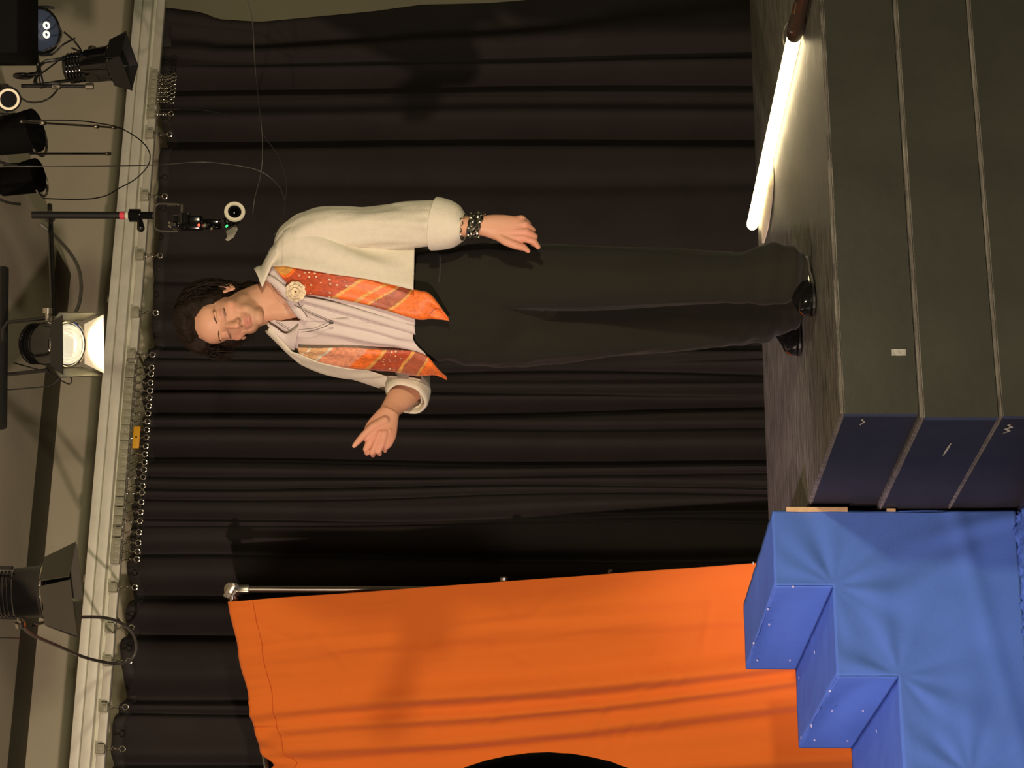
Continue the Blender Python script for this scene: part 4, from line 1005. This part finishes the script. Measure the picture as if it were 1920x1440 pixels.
# white fabric rosette
ro = surf(566, 893, .034); rn = (ro-surf(566, 893, 0)).normalized(); rx = rn.cross(Vector((0, 0, 1))).normalized(); ry = rn.cross(rx)
b = MB()
for ring, (R_0, n_, tl_) in enumerate(((.021, 9, .2), (.014, 7, .5), (.007, 5, .8))):
    for k in range(n_):
        a = 2*math.pi*k/n_+ring*.4; dr_ = rx*math.cos(a)+ry*math.sin(a); tg = rn.cross(dr_)
        b.ell(ro+dr_*R_0+rn*(.004*ring), (.0115-.002*ring, .009-.001*ring, .0028), ((tg+rn*.2).normalized(), (dr_*math.cos(tl_)+rn*math.sin(tl_)).normalized(), (rn*math.cos(tl_)-dr_*math.sin(tl_)).normalized()), 14, 8)
b.build('rosette', mat('cream_and_rust_petals', (.66, .55, .36, 1), .7, var=.45, vscale=55), per)

# ---- overshirt
E1 = [(490, 918), (515, 930), (545, 932), (600, 924), (650, 914), (700, 906), (750, 895), (785, 888)]
E2 = [(490, 838), (515, 826), (548, 799), (600, 778), (650, 767), (700, 759), (750, 755), (790, 752)]
ov = MB()
def rel_ov(v, th, u):
    r = .009*noise.noise(Vector((th*4+v*.006, v*.010, 9)))+.004*math.sin(th*9+v*.02)
    if v > 690: r += .012*((v-690)/95)
    if v < 540: r -= .004
    return r
def fn(u, t):
    v = 497+(784-497)*t; a1 = th_of(v, lerp(E1, v)); a2 = 2*math.pi+th_of(v, lerp(E2, v)); th = a1+(a2-a1)*u
    if v > 700 and math.cos(th) < .4: v += 10*(v-700)/84*(1-math.cos(th))*.5
    return tor(v, th, .030+rel_ov(v, th, u)+.004*math.exp(-((u-0)/.02)**2))
ov.grid(fn, 200, 110)
def foldL(t, a):
    r = .011*noise.noise(Vector((a*1.4, t*2.2, 3)))+.0035*noise.noise(Vector((a*3, t*9, 5)))+.006*noise.noise(Vector((a*2.6+t*3, t*1.2, 15)))
    r += .007*math.exp(-((a-2.6-t*1.2)/.25)**2)*math.exp(-((t-.35)/.3)**2)-.006*math.exp(-((a-3.0-t*.9)/.2)**2)*math.exp(-((t-.5)/.3)**2)
    r += .006*math.exp(-((a-1.5-t*2)/.3)**2)*math.exp(-((t-.2)/.15)**2)
    r += (.003*math.sin(t*60+a*2)*max(0, t-.8)*5)
    return r
limb([(530, 486, 5.93, 22, .05), (556, 462, 5.91, 44, .066), (600, 440, 5.88, 46, .070), (650, 432, 5.87, 42, .067), (710, 427, 5.85, 40, .064), (770, 422, 5.82, 43, .062), (822, 420, 5.79, 42, .058), (832, 421, 5.785, 38, .052)], 90, 56, foldL, tip=False, b=ov)
# turned-back cuff
def foldc(t, a): return .0040*noise.noise(Vector((a*1.2, t*1.5, 8)))
axL = W(866, 426, 5.77)-W(820, 420, 5.785); sdL = W(822, 374, 5.785)-W(824, 466, 5.785); sdL = (sdL-axL*(sdL.dot(axL)/axL.length_squared)).normalized()
limb([(834, 421, 5.785, 36, .050), (818, 420, 5.785, 45, .058), (814, 420, 5.785, 48, .062), (817, 420, 5.785, 49, .063), (840, 422, 5.78, 45, .059), (856, 424, 5.775, 38, .054), (866, 427, 5.77, 27.5, .046), (869, 427, 5.77, 25, .043), (864, 427, 5.77, 24, .042), (840, 424, 5.78, 27, .042)], 60, 60, foldc, tip=False, b=ov, side=sdL, axis=axL)
# tube with a carried frame, for the bent right sleeve
def sleeve(pts, nl, na, fold, b):
    cs = catmull([tuple(W(*p[:3]))+tuple(p[3:]) for p in pts], nl); C = [Vector(c[:3]) for c in cs]; vs = []; up = None
    for i, c in enumerate(cs):
        t = (C[min(i+1, nl-1)]-C[max(i-1, 0)]).normalized()
        x = UPV-t*UPV.dot(t) if up is None else up-t*up.dot(t); x.normalize(); up = x; y = t.cross(x)
        for k in range(na):
            a = 2*math.pi*k/na; f = fold(i/(nl-1), a); vs.append(C[i]+x*((c[3]+f)*math.cos(a))+y*((c[4]+f)*math.sin(a)))
    return b.add(vs, [(i*na+k, i*na+(k+1) % na, (i+1)*na+(k+1) % na, (i+1)*na+k) for i in range(nl-1) for k in range(na)])
def foldR(t, a):
    r = .007*noise.noise(Vector((a*1.5, t*3.0, 13)))+.002*noise.noise(Vector((a*3, t*9, 15)))
    return r+.007*math.sin(t*46+math.sin(a)*2)*math.exp(-((t-.66)/.16)**2)*(.5+.5*math.cos(a-2.4))
sleeve([(578, 640, 6.03, .036, .05), (604, 652, 6.06, .046, .056), (650, 668, 6.08, .054, .060), (705, 684, 6.10, .061, .062), (748, 697, 6.11, .066, .064), (768, 712, 6.09, .064, .062), (764, 726, 6.06, .060, .058), (757, 738, 6.03, .055, .054)], 90, 60, foldR, ov)
axR = (W(733, 780, 5.95)-W(770, 712, 6.07)).normalized(); sdR = W(722, 728, 6.02)-W(806, 742, 6.02); sdR = (sdR-axR*sdR.dot(axR)).normalized()
limb([(766, 724, 6.055, 34, .050), (766, 722, 6.055, 41, .056), (766, 724, 6.050, 43.5, .060), (764, 736, 6.030, 43, .060), (763, 744, 6.012, 41, .057), (762, 748, 6.005, 38, .053), (762, 745, 6.010, 36, .050), (765, 728, 6.05, 34, .048)], 48, 60, foldc, tip=False, b=ov, side=sdR, axis=axR)
ov.build('overshirt', 'overshirt', per, angle=180, solid=.003)
# stand-up collar of the overshirt
patch([(478, 522), (484, 505), (500, 488), (528, 478)], [(500, 545), (512, 522), (522, 503), (532, 490)], lambda u, t: .026+.010*math.sin(math.pi*u), 'overshirt_collar', 'overshirt', 30, 10, .004)
patch([(510, 600), (530, 622), (552, 646), (562, 655)], [(500, 606), (525, 632), (550, 656), (566, 668)], lambda u, t: .026+.006*math.sin(math.pi*u), 'overshirt_collar', 'overshirt', 30, 8, .004)

# ---- trousers
tb_ = MB()
limb([(748, 573, 5.96, 101, .104), (800, 573, 5.96, 105, .110), (850, 573, 5.96, 106, .112), (905, 572, 5.965, 102, .108), (950, 572, 5.97, 86, .095), (1000, 573, 5.98, 60, .07), (1040, 573, 5.98, 25, .04)], 30, 48, b=tb_, side=RGT)
def foldT(t, a): return .006*noise.noise(Vector((a*1.6, t*3, 21)))+.004*math.sin(a*3+t*4)*t+(.008*math.sin(t*42+a)*math.exp(-((t-.93)/.05)**2))
limb([(830, 528, 5.93, 60, .09), (900, 522, 5.92, 66, .098), (1010, 518, 5.90, 63, .096), (1150, 520, 5.89, 60, .092), (1260, 521, 5.89, 58, .090), (1385, 522, 5.89, 53, .088), (1420, 517, 5.89, 58, .090), (1452, 513, 5.89, 60, .092), (1480, 512, 5.89, 54, .090), (1500, 512, 5.89, 44, .082), (1512, 510, 5.89, 34, .070)], 90, 56, foldT, b=tb_, side=RGT)
limb([(830, 620, 5.97, 58, .09), (900, 626, 5.99, 62, .095), (1010, 624, 6.02, 60, .092), (1150, 618, 6.06, 54, .088), (1260, 612, 6.10, 48, .085), (1385, 604, 6.15, 44, .082), (1430, 600, 6.17, 42, .082), (1462, 594, 6.18, 36, .080), (1482, 590, 6.19, 30, .070)], 90, 56, foldT, b=tb_, side=RGT)
tco, tn, tf = remesh(tb_, .0055, 4, 'trouser_tmp')
tR = np.array([list(RGT), list(FH), [0, 0, 1]]); tl_ = (tco-np.array(list(per.location)))@tR.T
for i in range(len(tco)):
    x_, y_, z_ = tl_[i]; k_ = max(0, 1-z_/.30)
    dd_ = .010*noise.noise(Vector((x_*9, y_*9, z_*1.6)))+.004*noise.noise(Vector((x_*26, y_*26, z_*4)))
    dd_ += k_*(.011*noise.noise(Vector((x_*7+z_*6, y_*7, z_*22)))+.004*math.sin(z_*95+x_*22))
    if z_ > .75: dd_ += .006*noise.noise(Vector((x_*12+z_*9, y_*12, z_*14)))
    tco[i] += tn[i]*dd_
from_np(tco, tf).build('trousers', 'trousers', per, angle=180)

# ---- shoes
def shoe(toe, heel, name='shoe'):
    ax = (toe-heel); Ln = ax.length; ax.normalize(); sd = Vector((0, 0, 1)).cross(ax); zz = Vector((0, 0, 1))
    P = [(0, .022, .055, .010), (.04, .031, .062, .006), (.25, .033, .070, .004), (.42, .036, .072, .004), (.60, .043, .058, .004), (.75, .045, .046, .004), (.88, .038, .040, .005), (.96, .024, .034, .007), (1.0, .008, .024, .012)]
    cs = catmull(P, 44); vs = []; n = 32
    for t, w_, h_, z0_ in cs:
        c = heel+ax*(t*Ln)
        for k in range(n):
            a = 2*math.pi*k/n; y_ = math.sin(a); zz_ = .012+z0_+(h_ if y_ > 0 else .006)*abs(y_)**.8*(1 if y_ > 0 else -1)
            vs.append(c+sd*(w_*math.cos(a)*(1 if y_ < 0 else .97))+zz*zz_)
    b = MB(); b.add(vs, [(i*n+k, i*n+(k+1) % n, (i+1)*n+(k+1) % n, (i+1)*n+k) for i in range(43) for k in range(n)]+[tuple(range(n))[::-1], tuple(43*n+k for k in range(n))])
    o = b.build(name, 'shoe', per, angle=60)
    b = MB(); vs = []
    for zl in (.006, .013):
        for t, w_, h_, z0_ in cs: vs.append(heel+ax*(t*Ln)+sd*(w_*1.04)+zz*zl)
        for t, w_, h_, z0_ in cs[::-1]: vs.append(heel+ax*(t*Ln)-sd*(w_*1.04)+zz*zl)
    m_ = 88; b.add(vs, [tuple(range(m_))[::-1], tuple(range(m_, 2*m_))]+[(i, (i+1) % m_, m_+(i+1) % m_, m_+i) for i in range(m_)]); b.build('sole', 'blackmetal', o, smooth=False)
    b = MB(); b.box(heel+ax*.04+zz*.0055, (.07, .06, .011), Matrix((ax, sd, zz)).transposed(), bev=.002); b.build('heel', 'blackmetal', o)
def fl(x, y, z=.6): return onZ(x, y, z)
shoe(floorpt(-(857-720)*-1*5.80/F, 5.80, .60), floorpt(.345, 6.00, .60))
shoe(floorpt((782-720)*6.15/F, 6.15, .60), floorpt(.235, 6.33, .60))
# ---- bracelets
def chain(cx, d_, rx_, ry_, n, r, name):
    b = MB()
    c = W(cx[0], cx[1], d_); ux = (W(cx[0]+cx[2], cx[1]-10, d_)-W(cx[0]-cx[2], cx[1]+10, d_)).normalized()
    axl = ux.cross(FH).normalized()
    for k in range(n):
        a = 2*math.pi*k/n; p = c+ux*rx_*math.cos(a)+FH*ry_*math.sin(a); t_ = (-ux*rx_*math.sin(a)+FH*ry_*math.cos(a)).normalized(); o_ = (p-c).normalized()
        b.torus(p, (o_+axl*(.9 if k % 2 else -.7)), r, r*.34, 14, 6)
    return b.build(name, 'silver', per)
chain((865, 424, 2), 5.765, .030, .034, 22, .0066, 'bracelet')
for j, (xo, nm) in enumerate(((876, 'a'), (888, 'b'), (899, 'c'))): pass
chain((884, 424, 2), 5.742, .0300, .028, 18, .0095, 'bracelet')
chain((896, 423, 3), 5.736, .0300, .027, 18, .0110, 'bracelet')
b = MB(); c = W(903, 420, 5.738); b.tube([c+RGT*.0285*math.cos(a)+FH*.024*math.sin(a)-UPV*.004*math.cos(a) for a in np.linspace(0, 2*math.pi, 40)[:-1]], .0016, 6, True); b.build('bangle', 'silver', per)
b = MB(); b.box(surf(785, 982, .010), (.022, .012, .02), Rc, bev=.003); b.build('belt_buckle', 'steel', per)

# ================================================================== AUDIENCE MEMBER in the near left corner
hd_ = floorpt(-.128*1.9/1.0*.3-.0, 1.9)
def A_(lat, dep, z): return floorpt(lat, dep, z)
hx = 1.9
au = thing('person', 'out-of-frame audience member in black whose dark rounded hair edges into view', 'person', floorpt(-.36, 2.05, 0))
ab = MB()
def Lx(px_): return (px_-720)/F*hx
hcx = Lx(30)-.118
ab.ell(A_(hcx, hx, 1.325), (.095, .115, .120), (RGT, FH, Vector((0, 0, 1))), 30, 20)
ab.caps(A_(hcx, hx+.01, 1.25), A_(hcx-.13, hx, 1.08), .055, .06)
ab.ell(A_(hcx, hx+.06, 1.26), (.06, .06, .07), (RGT, FH, Vector((0, 0, 1))), 20, 14)
ab.caps(A_(hcx-.0, hx+.115, 1.30), A_(hcx, hx+.12, 1.275), .010, .013)
for sg in (-1, 1): ab.ell(A_(hcx+sg*.085, hx+.01, 1.30), (.012, .02, .032), (RGT, FH, Vector((0, 0, 1))), 14, 10)
ac, an_, af = remesh(ab, .006, 2); ao = from_np(ac, af).build('body', mat('skin_of_audience', (.3, .17, .11, 1), .6), au, angle=180)
hb = MB(); hb.ell(A_(hcx, hx-.012, 1.315), (.118, .122, .160), (RGT, FH, Vector((0, 0, 1))), 40, 26)
hb.v = [v+(v-A_(hcx, hx, 1.33)).normalized()*.004*noise.noise(v*30) for v in hb.v]
hb.build('hair', 'audiencehair', au, angle=180)
tb2 = MB(); Z = Vector((0, 0, 1)); hcx -= .20
tb2.caps(A_(hcx-.30, hx, 1.00), A_(hcx+.0, hx, 1.06), .06, .07); tb2.caps(A_(hcx+.0, hx, 1.06), A_(hcx+.20, hx, .99), .07, .06)
tb2.ell(A_(hcx-.04, hx, .80), (.20, .12, .30), (RGT, FH, Z), 28, 18); tb2.ell(A_(hcx-.04, hx, .55), (.19, .15, .16), (RGT, FH, Z), 24, 16)
for sg in (-1, 1):
    tb2.caps(A_(hcx-.04+sg*.22, hx, .98), A_(hcx-.04+sg*.24, hx+.04, .72), .055, .045); tb2.caps(A_(hcx-.04+sg*.24, hx+.04, .72), A_(hcx-.04+sg*.14, hx+.28, .62), .045, .035)
    tb2.caps(A_(hcx-.04+sg*.10, hx, .52), A_(hcx-.04+sg*.11, hx+.42, .52), .085, .065); tb2.caps(A_(hcx-.04+sg*.11, hx+.42, .50), A_(hcx-.04+sg*.11, hx+.42, .09), .06, .045)
    tb2.caps(A_(hcx-.04+sg*.11, hx+.40, .05), A_(hcx-.04+sg*.11, hx+.55, .045), .045, .038)
ac, an_, af = remesh(tb2, .012, 2); from_np(ac, af).build('clothing', 'audiencecloth', au, angle=180)
ch = thing('audience_chair', 'black chair under the out-of-frame audience member', 'chair', floorpt(hcx-.04, hx, 0))
Rh = Matrix((RGT, FH, Z)).transposed()
b = MB(); b.box(A_(hcx-.04, hx+.08, .40), (.46, .44, .05), Rh, bev=.015); b.build('seat', 'audiencecloth', ch)
b = MB(); b.box(A_(hcx-.04, hx-.19, .72), (.42, .03, .34), Rh, bev=.012); b.build('backrest', 'audiencecloth', ch)
for sx in (-1, 1):
    for sy in (-1, 1):
        b = MB(); b.cyl(A_(hcx-.04+sx*.2, hx+.07+sy*.2, 0), A_(hcx-.04+sx*.2, hx+.07+sy*.2, .39 if sy > 0 else .86), .011); b.build('leg', 'blackmetal', ch)
